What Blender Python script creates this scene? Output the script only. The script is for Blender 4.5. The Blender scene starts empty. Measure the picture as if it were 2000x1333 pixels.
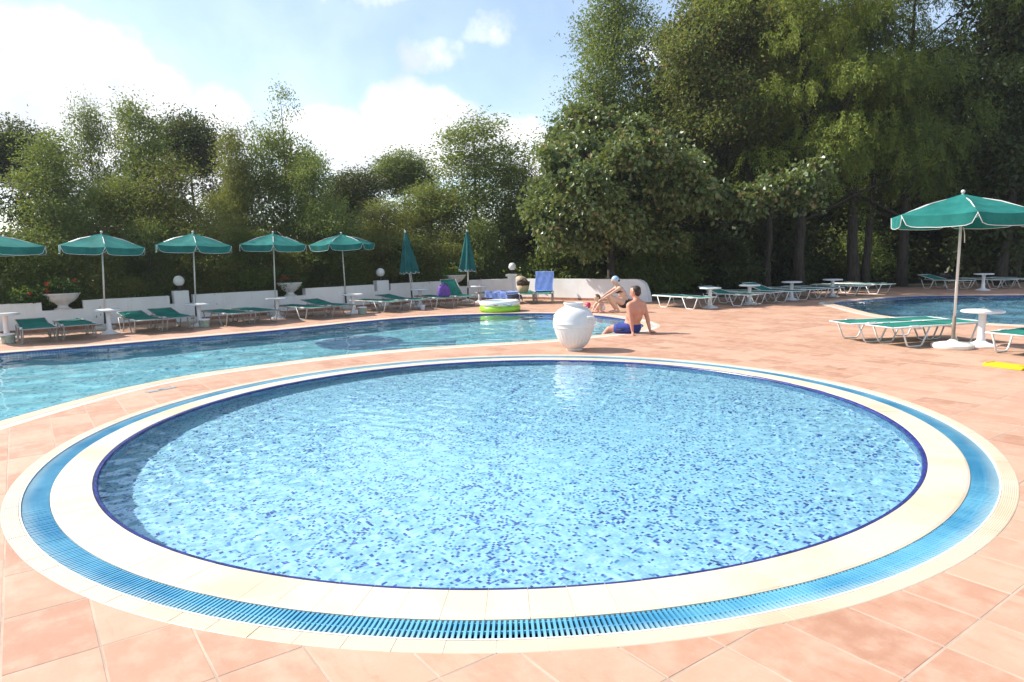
import bpy, bmesh, math, random
import numpy as np
from mathutils import Vector, Matrix

sc = bpy.context.scene
COL = sc.collection
PI = math.pi
R = math.radians

# ------------------------------------------------------------------ camera
CAM_H, PITCH, ROLL, FOCAL = 1.67, 0.1275, 0.0244, 1340.0 / 2000 * 36
cam = bpy.data.cameras.new('camera')
cam_o = bpy.data.objects.new('camera', cam)
COL.objects.link(cam_o)
sc.camera = cam_o
cam.sensor_fit = 'HORIZONTAL'; cam.sensor_width = 36; cam.lens = FOCAL
cam.clip_start = 0.05; cam.clip_end = 2000
_cp, _sp, _cr, _sr = math.cos(PITCH), math.sin(PITCH), math.cos(ROLL), math.sin(ROLL)
_fw = Vector((0, _cp, -_sp)); _rt = Vector((1, 0, 0)); _dn = Vector((0, -_sp, -_cp))
_X = _rt * _cr + _dn * _sr
_Y = -(_dn * _cr - _rt * _sr)
cam_o.matrix_world = Matrix(((_X.x, _Y.x, -_fw.x, 0), (_X.y, _Y.y, -_fw.y, 0), (_X.z, _Y.z, -_fw.z, CAM_H), (0, 0, 0, 1)))

# ------------------------------------------------------------------ world: sky and clouds
SUN_EL = R(43)
SUN_DIR = Vector((-0.957 * math.cos(SUN_EL), 0.29 * math.cos(SUN_EL), math.sin(SUN_EL))).normalized()
world = bpy.data.worlds.new('World')
sc.world = world
world.use_nodes = True
wt = world.node_tree
wt.nodes.clear()
def wn(t, **k):
    n = wt.nodes.new(t)
    for a, b in k.items(): setattr(n, a, b)
    return n
def wm(op, a, b=None, c=None, clamp=False):
    n = wn('ShaderNodeMath', operation=op); n.use_clamp = clamp
    for i, v in enumerate((a, b, c)):
        if v is None: continue
        if isinstance(v, (int, float)): n.inputs[i].default_value = v
        else: wt.links.new(v, n.inputs[i])
    return n.outputs[0]
w_out = wn('ShaderNodeOutputWorld'); w_bg = wn('ShaderNodeBackground')
w_bg.inputs[1].default_value = 0.13
wt.links.new(w_bg.outputs[0], w_out.inputs[0])
sky = wn('ShaderNodeTexSky', sky_type='NISHITA')
sky.sun_disc = False
sky.sun_elevation = SUN_EL
sky.sun_rotation = math.atan2(SUN_DIR.x, SUN_DIR.y)
sky.altitude = 20; sky.air_density = 1.0; sky.dust_density = 0.6; sky.ozone_density = 1.2
w_tc = wn('ShaderNodeTexCoord'); w_sep = wn('ShaderNodeSeparateXYZ')
wt.links.new(w_tc.outputs['Generated'], w_sep.inputs[0])
w_az = wm('ARCTAN2', w_sep.outputs[0], w_sep.outputs[1])
w_el = wm('ARCSINE', w_sep.outputs[2])
w_n1 = wn('ShaderNodeTexNoise'); w_n1.inputs['Scale'].default_value = 9; w_n1.inputs['Detail'].default_value = 9; w_n1.inputs['Roughness'].default_value = 0.58
w_n2 = wn('ShaderNodeTexNoise'); w_n2.inputs['Scale'].default_value = 2.6; w_n2.inputs['Detail'].default_value = 3
w_n3 = wn('ShaderNodeTexNoise'); w_n3.inputs['Scale'].default_value = 13; w_n3.inputs['Detail'].default_value = 6
for n in (w_n1, w_n2, w_n3): wt.links.new(w_tc.outputs['Generated'], n.inputs['Vector'])
# cumulus heaps seen from the terrace: azimuth, elevation, half width, half height, strength
CLOUDS = [(-.535, .245, .075, .045, 1.0), (-.60, .20, .09, .05, 1.0), (-.47, .19, .06, .055, .95), (-.52, .15, .16, .05, 1.0), (-.39, .19, .035, .03, .85), (-.385, .14, .07, .04, .9),
          (-.25, .175, .06, .035, .95), (-.15, .20, .055, .035, 1.0), (-.09, .185, .06, .04, 1.0), (-.02, .16, .06, .035, .95), (.05, .12, .08, .035, .9), (-.16, .14, .17, .04, 1.0),
          (-.105, .275, .085, .032, .66), (-.03, .30, .065, .030, .66), (-.15, .335, .075, .024, .64), (-.31, .34, .06, .02, .64), (-.245, .33, .015, .01, .5),
          (.22, .262, .06, .028, .72), (-.47, .10, .3, .03, .9), (.4, .16, .2, .06, .9), (.75, .2, .16, .08, .9),
          (1.2, .25, .2, .1, .9), (1.8, .18, .2, .08, .9), (2.4, .3, .25, .1, .85), (3.0, .2, .2, .09, .9), (-2.5, .22, .25, .09, .9),
          (-1.9, .3, .2, .1, .85), (-1.3, .2, .2, .08, .9), (-.85, .22, .12, .09, .95), (.55, .7, .35, .12, .7), (-2.2, .8, .4, .12, .7)]
acc = None
for a, e, sa, se, st in CLOUDS:
    u = wm('DIVIDE', wm('SUBTRACT', w_az, a), sa); v = wm('DIVIDE', wm('SUBTRACT', w_el, e), se)
    d2 = wm('ADD', wm('MULTIPLY', u, u), wm('MULTIPLY', v, v))
    g_ = wm('MULTIPLY', wm('POWER', 2.71828, wm('MULTIPLY', d2, -0.55)), st)
    acc = g_ if acc is None else wm('MAXIMUM', acc, g_)
dens = wm('ADD', acc, wm('MULTIPLY', wm('SUBTRACT', w_n1.outputs[0], 0.5), 1.45))
dens = wm('ADD', dens, wm('MULTIPLY', wm('SUBTRACT', w_n2.outputs[0], 0.5), 0.35))
w_map = wn('ShaderNodeMapRange', interpolation_type='SMOOTHSTEP')
wt.links.new(dens, w_map.inputs[0]); w_map.inputs[1].default_value = 0.34; w_map.inputs[2].default_value = 0.82
w_cc = wn('ShaderNodeMix', data_type='RGBA')
w_m3 = wn('ShaderNodeMapRange', interpolation_type='SMOOTHSTEP'); wt.links.new(w_n3.outputs[0], w_m3.inputs[0]); w_m3.inputs[1].default_value = .3; w_m3.inputs[2].default_value = .65
wt.links.new(w_m3.outputs[0], w_cc.inputs[0])
w_cc.inputs[6].default_value = (4.3, 4.45, 4.75, 1); w_cc.inputs[7].default_value = (6.6, 6.6, 6.6, 1)
w_mix = wn('ShaderNodeMix', data_type='RGBA')
veil = wm('MULTIPLY', w_n2.outputs[0], 0.34)                       # thin haze between the heaps
wt.links.new(wm('MAXIMUM', wm('MULTIPLY', w_map.outputs[0], 0.95), veil), w_mix.inputs[0])
wt.links.new(sky.outputs[0], w_mix.inputs[6]); wt.links.new(w_cc.outputs[2], w_mix.inputs[7])
wt.links.new(w_mix.outputs[2], w_bg.inputs[0])

# ------------------------------------------------------------------ sun
sun = bpy.data.lights.new('sun', 'SUN')
sun.energy = 4.5; sun.angle = R(0.5); sun.color = (1.0, 0.95, 0.87)
sun.cycles.is_caustics_light = True
sun_o = bpy.data.objects.new('sun', sun)
COL.objects.link(sun_o)
sun_o.rotation_euler = SUN_DIR.to_track_quat('Z', 'Y').to_euler()

# ------------------------------------------------------------------ exposure and renderer
sc.view_settings.view_transform = 'Standard'
sc.view_settings.look = 'None'
sc.view_settings.gamma = 1
sc.view_settings.exposure = 0.76
sc.cycles.use_denoising = True
sc.cycles.max_bounces = 8; sc.cycles.diffuse_bounces = 3; sc.cycles.glossy_bounces = 3; sc.cycles.transmission_bounces = 5
sc.cycles.sample_clamp_indirect = 8
sc.cycles.blur_glossy = 0.6
sc.cycles.use_adaptive_sampling = True; sc.cycles.adaptive_threshold = 0.02

# ================================================================== helpers
random.seed(7)
class MB:
    """collects shapes and links them as one mesh object"""
    def __init__(s): s.v = []; s.f = []
    def poly(s, pts):
        b = len(s.v); s.v += [tuple(p) for p in pts]; s.f.append(tuple(range(b, b + len(pts))))
    def mesh(s, v, f):
        b = len(s.v); s.v += [tuple(p) for p in v]; s.f += [tuple(i + b for i in q) for q in f]
    def box(s, c, d, rz=0.0, taper=1.0):
        x, y, z = d[0] / 2, d[1] / 2, d[2] / 2; ca, sa = math.cos(rz), math.sin(rz)
        P = []
        for dz, t in ((-z, 1), (z, taper)):
            for dx, dy in ((-x, -y), (x, -y), (x, y), (-x, y)):
                dx *= t; dy *= t
                P.append((c[0] + dx * ca - dy * sa, c[1] + dx * sa + dy * ca, c[2] + dz))
        s.mesh(P, [(3, 2, 1, 0), (4, 5, 6, 7), (0, 1, 5, 4), (1, 2, 6, 5), (2, 3, 7, 6), (3, 0, 4, 7)])
    def prism(s, pts, z0, z1):
        n = len(pts); b = len(s.v)
        s.v += [(p[0], p[1], z0) for p in pts] + [(p[0], p[1], z1) for p in pts]
        s.f.append(tuple(b + n + i for i in range(n))); s.f.append(tuple(b + n - 1 - i for i in range(n)))
        for i in range(n):
            j = (i + 1) % n; s.f.append((b + i, b + j, b + n + j, b + n + i))
    def tube(s, pts, r, n=8, cap=True):
        pts = [Vector(p) for p in pts]; m = len(pts)
        rr = r if hasattr(r, '__len__') else [r] * m
        b = len(s.v); prev = None
        for i, p in enumerate(pts):
            t = (pts[min(i + 1, m - 1)] - pts[max(i - 1, 0)])
            if t.length < 1e-9: t = Vector((0, 0, 1))
            t.normalize()
            if prev is None:
                a = t.orthogonal().normalized()
            else:
                a = prev - t * prev.dot(t)
                a = a.normalized() if a.length > 1e-6 else t.orthogonal().normalized()
            prev = a; c = t.cross(a)
            for k in range(n):
                th = 2 * PI * k / n
                s.v.append(tuple(p + (a * math.cos(th) + c * math.sin(th)) * rr[i]))
        for i in range(m - 1):
            for k in range(n):
                k2 = (k + 1) % n
                s.f.append((b + i * n + k, b + i * n + k2, b + (i + 1) * n + k2, b + (i + 1) * n + k))
        if cap:
            s.f.append(tuple(b + n - 1 - k for k in range(n))); s.f.append(tuple(b + (m - 1) * n + k for k in range(n)))
    def lathe(s, prof, n=24, c=(0, 0, 0), mod=None):
        b = len(s.v); m = len(prof)
        for i, (r, z) in enumerate(prof):
            for k in range(n):
                th = 2 * PI * k / n
                q = r * (mod(th, z) if mod else 1)
                s.v.append((c[0] + q * math.cos(th), c[1] + q * math.sin(th), c[2] + z))
        for i in range(m - 1):
            for k in range(n):
                k2 = (k + 1) % n
                s.f.append((b + i * n + k, b + i * n + k2, b + (i + 1) * n + k2, b + (i + 1) * n + k))
        s.f.append(tuple(b + n - 1 - k for k in range(n))); s.f.append(tuple(b + (m - 1) * n + k for k in range(n)))
    def sphere(s, c, r, n=16, m=10):
        rx, ry, rz = r if hasattr(r, '__len__') else (r, r, r)
        b = len(s.v)
        for i in range(m + 1):
            ph = PI * i / m - PI / 2
            for k in range(n):
                th = 2 * PI * k / n
                s.v.append((c[0] + rx * math.cos(ph) * math.cos(th), c[1] + ry * math.cos(ph) * math.sin(th), c[2] + rz * math.sin(ph)))
        for i in range(m):
            for k in range(n):
                k2 = (k + 1) % n
                s.f.append((b + i * n + k, b + i * n + k2, b + (i + 1) * n + k2, b + (i + 1) * n + k))
    def data(s, name, mat, smooth=False):
        me = bpy.data.meshes.new(name); me.from_pydata(s.v, [], s.f)
        if mat: me.materials.append(mat)
        if smooth: me.polygons.foreach_set('use_smooth', [True] * len(me.polygons))
        me.update(); return me
    def build(s, name, mat, parent=None, smooth=False, loc=None, autosmooth=None):
        me = s.data(name, mat, smooth)
        if autosmooth: smooth_by_angle(me, autosmooth)
        o = bpy.data.objects.new(name, me); COL.objects.link(o)
        if parent: o.parent = parent
        if loc: o.location = loc
        return o
def smooth_by_angle(me, ang):
    me.polygons.foreach_set('use_smooth', [True] * len(me.polygons))
    bm = bmesh.new(); bm.from_mesh(me)
    for e in bm.edges:
        if len(e.link_faces) == 2 and e.calc_face_angle(0) > ang: e.smooth = False
    bm.to_mesh(me); bm.free()
def np_mesh(name, V, F, mat, parent=None, smooth=False):
    """V (n,3) floats, F (m,k) ints, linked as one object"""
    V = np.ascontiguousarray(V, dtype=np.float32); F = np.ascontiguousarray(F, dtype=np.int32)
    me = bpy.data.meshes.new(name); k = F.shape[1]
    me.vertices.add(len(V)); me.vertices.foreach_set('co', V.ravel())
    me.loops.add(F.size); me.loops.foreach_set('vertex_index', F.ravel())
    me.polygons.add(len(F))
    me.polygons.foreach_set('loop_start', np.arange(0, F.size, k, dtype=np.int32))
    me.polygons.foreach_set('loop_total', np.full(len(F), k, dtype=np.int32))
    me.polygons.foreach_set('use_smooth', np.full(len(F), smooth, dtype=bool))
    me.materials.append(mat); me.update(calc_edges=True)
    o = bpy.data.objects.new(name, me); COL.objects.link(o)
    if parent: o.parent = parent
    return o
def tag(o, label=None, cat=None, group=None, kind=None):
    if label: o['label'] = label
    if cat: o['category'] = cat
    if group: o['group'] = group
    if kind: o['kind'] = kind
    return o
def empty(name, loc=(0, 0, 0), rz=0.0):
    o = bpy.data.objects.new(name, None); COL.objects.link(o)
    o.location = loc; o.rotation_euler = (0, 0, rz); o.empty_display_size = 0.2
    return o
def copy_tree(o, parent=None):
    c = o.copy(); COL.objects.link(c); c.parent = parent
    for ch in [x for x in o.children]: copy_tree(ch, c)
    return c

# ------------------------------------------------------------------ materials
def material(name):
    m = bpy.data.materials.new(name); m.use_nodes = True
    t = m.node_tree
    return m, t, t.nodes['Principled BSDF']
def nnode(t, typ, **k):
    n = t.nodes.new(typ)
    for a, b in k.items(): setattr(n, a, b)
    return n
def lnk(t, a, b): t.links.new(a, b)
def tmath(t, op, a, b=None, clamp=False):
    n = nnode(t, 'ShaderNodeMath', operation=op); n.use_clamp = clamp
    for i, v in enumerate((a, b)):
        if v is None: continue
        if isinstance(v, (int, float)): n.inputs[i].default_value = v
        else: lnk(t, v, n.inputs[i])
    return n.outputs[0]
def tmix(t, fac, a, b, blend='MIX'):
    n = nnode(t, 'ShaderNodeMix', data_type='RGBA', blend_type=blend)
    if isinstance(fac, (int, float)): n.inputs[0].default_value = fac
    else: lnk(t, fac, n.inputs[0])
    for i, v in ((6, a), (7, b)):
        if isinstance(v, tuple): n.inputs[i].default_value = (*v[:3], 1)
        else: lnk(t, v, n.inputs[i])
    return n.outputs[2]
def tnoise(t, vec, scale, detail=4, rough=0.55):
    n = nnode(t, 'ShaderNodeTexNoise'); n.inputs['Scale'].default_value = scale
    n.inputs['Detail'].default_value = detail; n.inputs['Roughness'].default_value = rough
    if vec is not None: lnk(t, vec, n.inputs['Vector'])
    return n.outputs[0]
def tramp(t, fac, lo, hi):
    n = nnode(t, 'ShaderNodeMapRange', interpolation_type='SMOOTHSTEP')
    lnk(t, fac, n.inputs[0]); n.inputs[1].default_value = lo; n.inputs[2].default_value = hi
    return n.outputs[0]
def tbump(t, p, h, strength, dist=0.01):
    b = nnode(t, 'ShaderNodeBump'); b.inputs['Strength'].default_value = strength; b.inputs['Distance'].default_value = dist
    lnk(t, h, b.inputs['Height']); lnk(t, b.outputs[0], p.inputs['Normal'])
def plain(name, col, rough=0.5, var=0.12, scale=6, bump=0.0, metal=0.0, spec=0.5, bscale=60, coat=0):
    m, t, p = material(name)
    tc = nnode(t, 'ShaderNodeNewGeometry')
    n = tnoise(t, tc.outputs['Position'], scale, 5)
    lo = tuple(c * (1 - var) for c in col); hi = tuple(min(1, c * (1 + var)) for c in col)
    lnk(t, tmix(t, tramp(t, n, .3, .7), lo, hi), p.inputs['Base Color'])
    p.inputs['Roughness'].default_value = rough; p.inputs['Metallic'].default_value = metal
    p.inputs['Specular IOR Level'].default_value = spec
    if bump: tbump(t, p, tnoise(t, tc.outputs['Position'], bscale, 3), bump, 0.004)
    return m
def rot_uv(t, ang):
    """world position turned about z"""
    g = nnode(t, 'ShaderNodeNewGeometry'); mp = nnode(t, 'ShaderNodeMapping')
    lnk(t, g.outputs['Position'], mp.inputs['Vector']); mp.inputs['Rotation'].default_value = (0, 0, ang)
    return mp.outputs[0]

TILE_ANG = R(35.6); TA, TB = 0.3555, 0.5575; TA0, TB0 = 0.149, 1.135    # terrace tile grid
def mat_terracotta():
    m, t, p = material('terracotta_tile')
    uv = rot_uv(t, -TILE_ANG)
    s = nnode(t, 'ShaderNodeSeparateXYZ'); lnk(t, uv, s.inputs[0])
    iu = tmath(t, 'FLOOR', tmath(t, 'DIVIDE', tmath(t, 'SUBTRACT', s.outputs[0], TA0), TA))
    iv = tmath(t, 'FLOOR', tmath(t, 'DIVIDE', tmath(t, 'SUBTRACT', s.outputs[1], TB0), TB))
    c = nnode(t, 'ShaderNodeCombineXYZ'); lnk(t, iu, c.inputs[0]); lnk(t, iv, c.inputs[1])
    w = nnode(t, 'ShaderNodeTexWhiteNoise', noise_dimensions='2D'); lnk(t, c.outputs[0], w.inputs[0])
    # streaks and clouds run differently on every tile
    off = nnode(t, 'ShaderNodeVectorMath', operation='MULTIPLY_ADD')
    lnk(t, w.outputs['Color'], off.inputs[0]); off.inputs[1].default_value = (7, 7, 7); lnk(t, uv, off.inputs[2])
    mp = nnode(t, 'ShaderNodeMapping'); lnk(t, off.outputs[0], mp.inputs[0]); mp.inputs['Scale'].default_value = (9, 2.4, 1)
    streak = tnoise(t, mp.outputs[0], 1.6, 6, .62)
    cloud = tnoise(t, off.outputs[0], 5.5, 6, .6)
    fine = tnoise(t, off.outputs[0], 60, 3, .6)
    base = tmix(t, w.outputs['Value'], (.405, .212, .135), (.555, .332, .228))
    base = tmix(t, tmath(t, 'MULTIPLY', tramp(t, cloud, .38, .72), .75), base, (.575, .372, .268))
    base = tmix(t, tmath(t, 'MULTIPLY', tramp(t, streak, .5, .75), .36), base, (.37, .178, .104))
    base = tmix(t, tmath(t, 'MULTIPLY', tramp(t, fine, .55, .8), .25), base, (.64, .475, .355))
    big = tnoise(t, uv, .45, 4)
    base = tmix(t, tmath(t, 'MULTIPLY', tramp(t, big, .48, .72), .22), base, (.40, .205, .12))
    wet = tramp(t, tnoise(t, uv, 1.3, 5, .6), .66, .72)
    base = tmix(t, tmath(t, 'MULTIPLY', wet, .55), base, (.36, .17, .09))
    lnk(t, base, p.inputs['Base Color'])
    lnk(t, tmath(t, 'SUBTRACT', .62, tmath(t, 'MULTIPLY', wet, .28)), p.inputs['Roughness'])
    p.inputs['Specular IOR Level'].default_value = .35
    tbump(t, p, tmath(t, 'ADD', cloud, tmath(t, 'MULTIPLY', fine, .4)), .25, .004)
    return m
M_TILE = mat_terracotta()
M_GROUT = plain('grout', (.44, .33, .25), .9, .16, 3, .2)
M_SOIL = plain('soil', (.10, .085, .055), .95, .4, 1.5, .5)
def mat_cream(name, ribs=0.0, centre=(0, 0), tint=(.63, .535, .41)):
    m, t, p = material(name)
    g = nnode(t, 'ShaderNodeNewGeometry'); pos = g.outputs['Position']
    n1 = tnoise(t, pos, 3.5, 6, .6); n2 = tnoise(t, pos, 1.1, 4)
    oi = nnode(t, 'ShaderNodeObjectInfo')
    b = tmix(t, oi.outputs['Random'], tint, tuple(c * 1.07 for c in tint))
    b = tmix(t, tramp(t, n1, .35, .7), b, tuple(min(1, c * 1.06) for c in tint))
    b = tmix(t, tmath(t, 'MULTIPLY', tramp(t, n2, .46, .7), .6), b, (tint[0] * .86, tint[1] * .76, tint[2] * .62))
    lnk(t, b, p.inputs['Base Color'])
    p.inputs['Roughness'].default_value = .5; p.inputs['Specular IOR Level'].default_value = .4
    if ribs:
        s = nnode(t, 'ShaderNodeVectorMath', operation='SUBTRACT'); lnk(t, pos, s.inputs[0]); s.inputs[1].default_value = (centre[0], centre[1], 0)
        l = nnode(t, 'ShaderNodeVectorMath', operation='LENGTH'); mz = nnode(t, 'ShaderNodeVectorMath', operation='MULTIPLY')
        lnk(t, s.outputs[0], mz.inputs[0]); mz.inputs[1].default_value = (1, 1, 0); lnk(t, mz.outputs[0], l.inputs[0])
        w = tmath(t, 'SINE', tmath(t, 'MULTIPLY', l.outputs['Value'], 2 * PI / ribs))
        tbump(t, p, w, .32, .003)
    else:
        tbump(t, p, tnoise(t, pos, 40, 3), .12, .003)
    return m

# ================================================================== ground plan (metres; camera foot at the origin, y ahead)
PC = (-0.039, 6.944)                                   # centre of the round pool
R_EDGE, R_COPE, R_GRATE, R_OUT = 3.70, 3.967, 4.137, 4.247
def catmull(P, per=8):
    n = len(P); out = []
    for i in range(n):
        p0, p1, p2, p3 = [np.array(P[(i + k - 1) % n], float) for k in range(4)]
        for j in range(per):
            u = j / per
            out.append(.5 * (2 * p1 + (p2 - p0) * u + (2 * p0 - 5 * p1 + 4 * p2 - p3) * u * u + (3 * p1 - p0 - 3 * p2 + p3) * u ** 3))
    return np.array(out)
MAIN = catmull([(2.95, 15.4), (2.82, 16.55), (2.4, 17.6), (1.75, 18.4), (.85, 18.92), (-.35, 19.15), (-1.6, 19.05), (-2.8, 18.6), (-4.0, 17.7),
                (-5.0, 16.65), (-5.95, 15.8), (-7.0, 15.05), (-8.3, 14.05), (-9.9, 13.05), (-12.0, 11.8), (-13.2, 9.6), (-12.3, 6.6), (-9.8, 4.6), (-7.2, 4.3),
                (-6.0, 5.2), (-5.68, 6.4), (-5.56, 7.4), (-5.43, 8.25), (-5.2, 9.15), (-4.74, 10.05), (-4.05, 10.78), (-3.1, 11.58), (-2.1, 12.2), (-.95, 12.63), (.6, 13.05), (1.6, 13.6), (2.22, 14.0), (2.72, 14.6)])
RIGHT = catmull([(9.3, 19.75), (9.05, 18.2), (8.78, 16.5), (8.92, 15.3), (9.6, 14.35), (10.5, 13.4), (13, 11.9), (18, 11.2), (23, 13), (24, 17), (22, 20.2), (18.5, 20.8),
                 (15.8, 21.2), (14.4, 21.5), (12.7, 21.75), (11.0, 20.95), (9.7, 20.2)])
def resample(P, step):
    Q = np.vstack([P, P[:1]]); d = np.r_[0, np.cumsum(np.hypot(*np.diff(Q, axis=0).T))]
    n = max(8, int(round(d[-1] / step))); s = np.linspace(0, d[-1], n, endpoint=False)
    return np.stack([np.interp(s, d, Q[:, 0]), np.interp(s, d, Q[:, 1])], 1)
def out_normals(P):
    t = np.roll(P, -1, 0) - np.roll(P, 1, 0); t /= np.linalg.norm(t, axis=1)[:, None]
    a = 0.5 * np.sum(P[:, 0] * np.roll(P[:, 1], -1) - np.roll(P[:, 0], -1) * P[:, 1])
    n = np.stack([t[:, 1], -t[:, 0]], 1)
    return n if a > 0 else -n
def poly_sdf(P, X):
    """signed distance to a closed polygon, negative inside"""
    A = P; B = np.roll(P, -1, 0); X = np.asarray(X, float); out = np.empty(len(X))
    for s in range(0, len(X), 20000):
        x = X[s:s + 20000]; best = np.full(len(x), 1e9); ins = np.zeros(len(x), bool)
        for a, b in zip(A, B):
            e = b - a; w = x - a
            u = np.clip((w @ e) / (e @ e), 0, 1); d = w - u[:, None] * e
            best = np.minimum(best, (d * d).sum(1))
            c = (a[1] > x[:, 1]) != (b[1] > x[:, 1])
            if c.any():
                xi = a[0] + (x[:, 1] - a[1]) / ((b[1] - a[1]) or 1e-12) * e[0]
                ins ^= c & (x[:, 0] < xi)
        out[s:s + 20000] = np.sqrt(best) * np.where(ins, -1, 1)
    return out
MAIN_C = resample(MAIN, .22); RIGHT_C = resample(RIGHT, .35)
COPE_MAIN, COPE_RIGHT = .37, .42
def hole_sdf(X, pad=0.0):
    """how far a point lies outside every pool surround"""
    X = np.asarray(X, float)
    d = np.hypot(X[:, 0] - PC[0], X[:, 1] - PC[1]) - (R_OUT - .012)
    d = np.minimum(d, poly_sdf(MAIN_C, X) - (COPE_MAIN - .012))
    return np.minimum(d, poly_sdf(RIGHT_C, X) - (COPE_RIGHT - .012)) + pad
def clip(poly, f):
    """keep the part of a convex polygon where f >= 0 (f known at its corners)"""
    out = []; n = len(poly)
    for i in range(n):
        j = (i + 1) % n
        if f[i] >= 0: out.append(poly[i])
        if (f[i] >= 0) != (f[j] >= 0):
            u = f[i] / (f[i] - f[j]); out.append((poly[i][0] + u * (poly[j][0] - poly[i][0]), poly[i][1] + u * (poly[j][1] - poly[i][1])))
    return out
# the front line of the white wall, with the height of the stretch that follows each point
WALL = [((-17.0, 13.3), .73), ((-14.2, 15.35), .73), ((-12.5, 16.5), .73), ((-11.68, 17.08), .52), ((-10.98, 17.62), .73), ((-10.4, 18.08), .73), ((-9.38, 18.88), .50),
        ((-9.28, 18.96), .84), ((-9.0, 19.18), .50), ((-8.9, 19.26), .73), ((-7.5, 20.4), .73), ((-7.05, 20.78), .52), ((-6.38, 21.38), .73), ((-5.0, 22.72), .73), ((-4.58, 23.13), .50), ((-4.5, 23.2), .84),
        ((-4.18, 23.47), .50), ((-4.1, 23.54), .73), ((-3.4, 24.05), .73), ((-2.4, 24.62), .52), ((-1.5, 24.98), .73), ((0.05, 25.3), .73), ((.35, 25.05), .73), ((1.3, 24.35), .73), ((2.5, 23.45), .73), ((3.5, 22.72), .73),
        ((4.1, 22.26), .72), ((4.2, 22.18), .68), ((4.28, 22.12), .60), ((4.34, 22.07), .46), ((4.38, 22.04), .3), ((4.40, 22.02), .12), ((4.41, 22.01), 0)]
DECK = [(-17, -6), (26, -6), (26, 29.5), (18, 27.2), (12, 25.4), (4.5, 22.4)] + [w[0] for w in WALL[::-1] if w[0][0] < 4.2]
DECK_P = np.array(DECK)

# ------------------------------------------------------------------ ground and terrace
def sheet(name, xs, ys, z, mat, keep=None):
    mb = MB(); X, Y = np.meshgrid(xs, ys); pts = np.stack([X.ravel(), Y.ravel()], 1)
    f = hole_sdf(pts).reshape(X.shape)
    kp = None if keep is None else (poly_sdf(keep, pts) * -1).reshape(X.shape)
    for j in range(len(ys) - 1):
        for i in range(len(xs) - 1):
            fs = [f[j, i], f[j, i + 1], f[j + 1, i + 1], f[j + 1, i]]
            if max(fs) < 0: continue
            q = [(xs[i], ys[j]), (xs[i + 1], ys[j]), (xs[i + 1], ys[j + 1]), (xs[i], ys[j + 1])]
            if kp is not None:
                ks = [kp[j, i], kp[j, i + 1], kp[j + 1, i + 1], kp[j + 1, i]]
                if max(ks) < 0: continue
                if min(ks) < 0:
                    if min(fs) < 0: continue
                    q = clip(q, ks); fs = [1] * len(q)
            if min(fs) < 0: q = clip(q, fs)
            if len(q) > 2: mb.poly([(a, b, z) for a, b in q])
    return mb
gx0, gx1, gy0, gy1 = -18.0, 27.0, -7.0, 34.0
gb = sheet('ground', np.linspace(gx0, gx1, 91), np.linspace(gy0, gy1, 83), -.016, M_SOIL)
BIG = 500
for q in ([(-BIG, -BIG), (BIG, -BIG), (BIG, gy0), (-BIG, gy0)], [(-BIG, gy1), (BIG, gy1), (BIG, BIG), (-BIG, BIG)],
          [(-BIG, gy0), (gx0, gy0), (gx0, gy1), (-BIG, gy1)], [(gx1, gy0), (BIG, gy0), (BIG, gy1), (gx1, gy1)]):
    gb.poly([(a, b, -.016) for a, b in q])
tag(gb.build('ground', M_SOIL), kind='structure')
deck = sheet('deck', np.linspace(gx0, gx1, 151), np.linspace(gy0, 30, 125), -.0012, M_GROUT, DECK_P).build('deck', M_GROUT)
tag(deck, kind='structure')

def project(x, y, z):
    v = Vector((x, y, z - CAM_H)); f = v.dot(_fw)
    return (v.dot(_X) / f, v.dot(_Y) / f, f)
ca, sa = math.cos(TILE_ANG), math.sin(TILE_ANG)
cells = []
for i in range(-60, 100):
    for j in range(-60, 80):
        u, v = TA0 + i * TA, TB0 + j * TB
        cu, cv = u + TA / 2, v + TB / 2
        x, y = cu * ca - cv * sa, cu * sa + cv * ca
        if -17 < x < 26 and -5 < y < 29: cells.append((u, v, x, y))
cxy = np.array([(c[2], c[3]) for c in cells])
ok = poly_sdf(DECK_P, cxy) < -.12
cells = [c for c, k in zip(cells, ok) if k]
J = .004
corner = []
for u, v, x, y in cells:
    for du, dv in ((J, J), (TA - J, J), (TA - J, TB - J), (J, TB - J)):
        uu, vv = u + du, v + dv; corner.append((uu * ca - vv * sa, uu * sa + vv * ca))
fcorner = hole_sdf(corner)
polys = []
for k, (u, v, x, y) in enumerate(cells):
    fs = list(fcorner[4 * k:4 * k + 4]); q = corner[4 * k:4 * k + 4]
    if max(fs) <= 0: continue
    whole = min(fs) >= 0
    if not whole: q = clip(q, fs)
    if len(q) < 3: continue
    ar = .5 * abs(sum(q[a][0] * q[(a + 1) % len(q)][1] - q[(a + 1) % len(q)][0] * q[a][1] for a in range(len(q))))
    if ar < .002: continue
    sx, sy, f = project(x, y, 0)
    vis = f > .5 and abs(sx) < .80 and -.56 < sy < .52
    polys.append((-(ar * 1 / (f * f * f)) if vis else 1, whole, q, x, y))
polys.sort(key=lambda p: p[0])
bv = .003
def tile_geo(mb, q, z0, z1):
    """slab with a small chamfer round its top"""
    c = np.mean(q, 0); q2 = []
    for p in q:
        d = c - np.array(p); l = np.linalg.norm(d) or 1; q2.append(tuple(np.array(p) + d / l * bv * 1.4))
    n = len(q); b = len(mb.v)
    mb.v += [(p[0], p[1], z0) for p in q] + [(p[0], p[1], z1 - bv * .7) for p in q] + [(p[0], p[1], z1) for p in q2]
    for i in range(n):
        j = (i + 1) % n
        mb.f.append((b + i, b + j, b + n + j, b + n + i)); mb.f.append((b + n + i, b + n + j, b + 2 * n + j, b + 2 * n + i))
    mb.f.append(tuple(b + 2 * n + i for i in range(n)))
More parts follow.
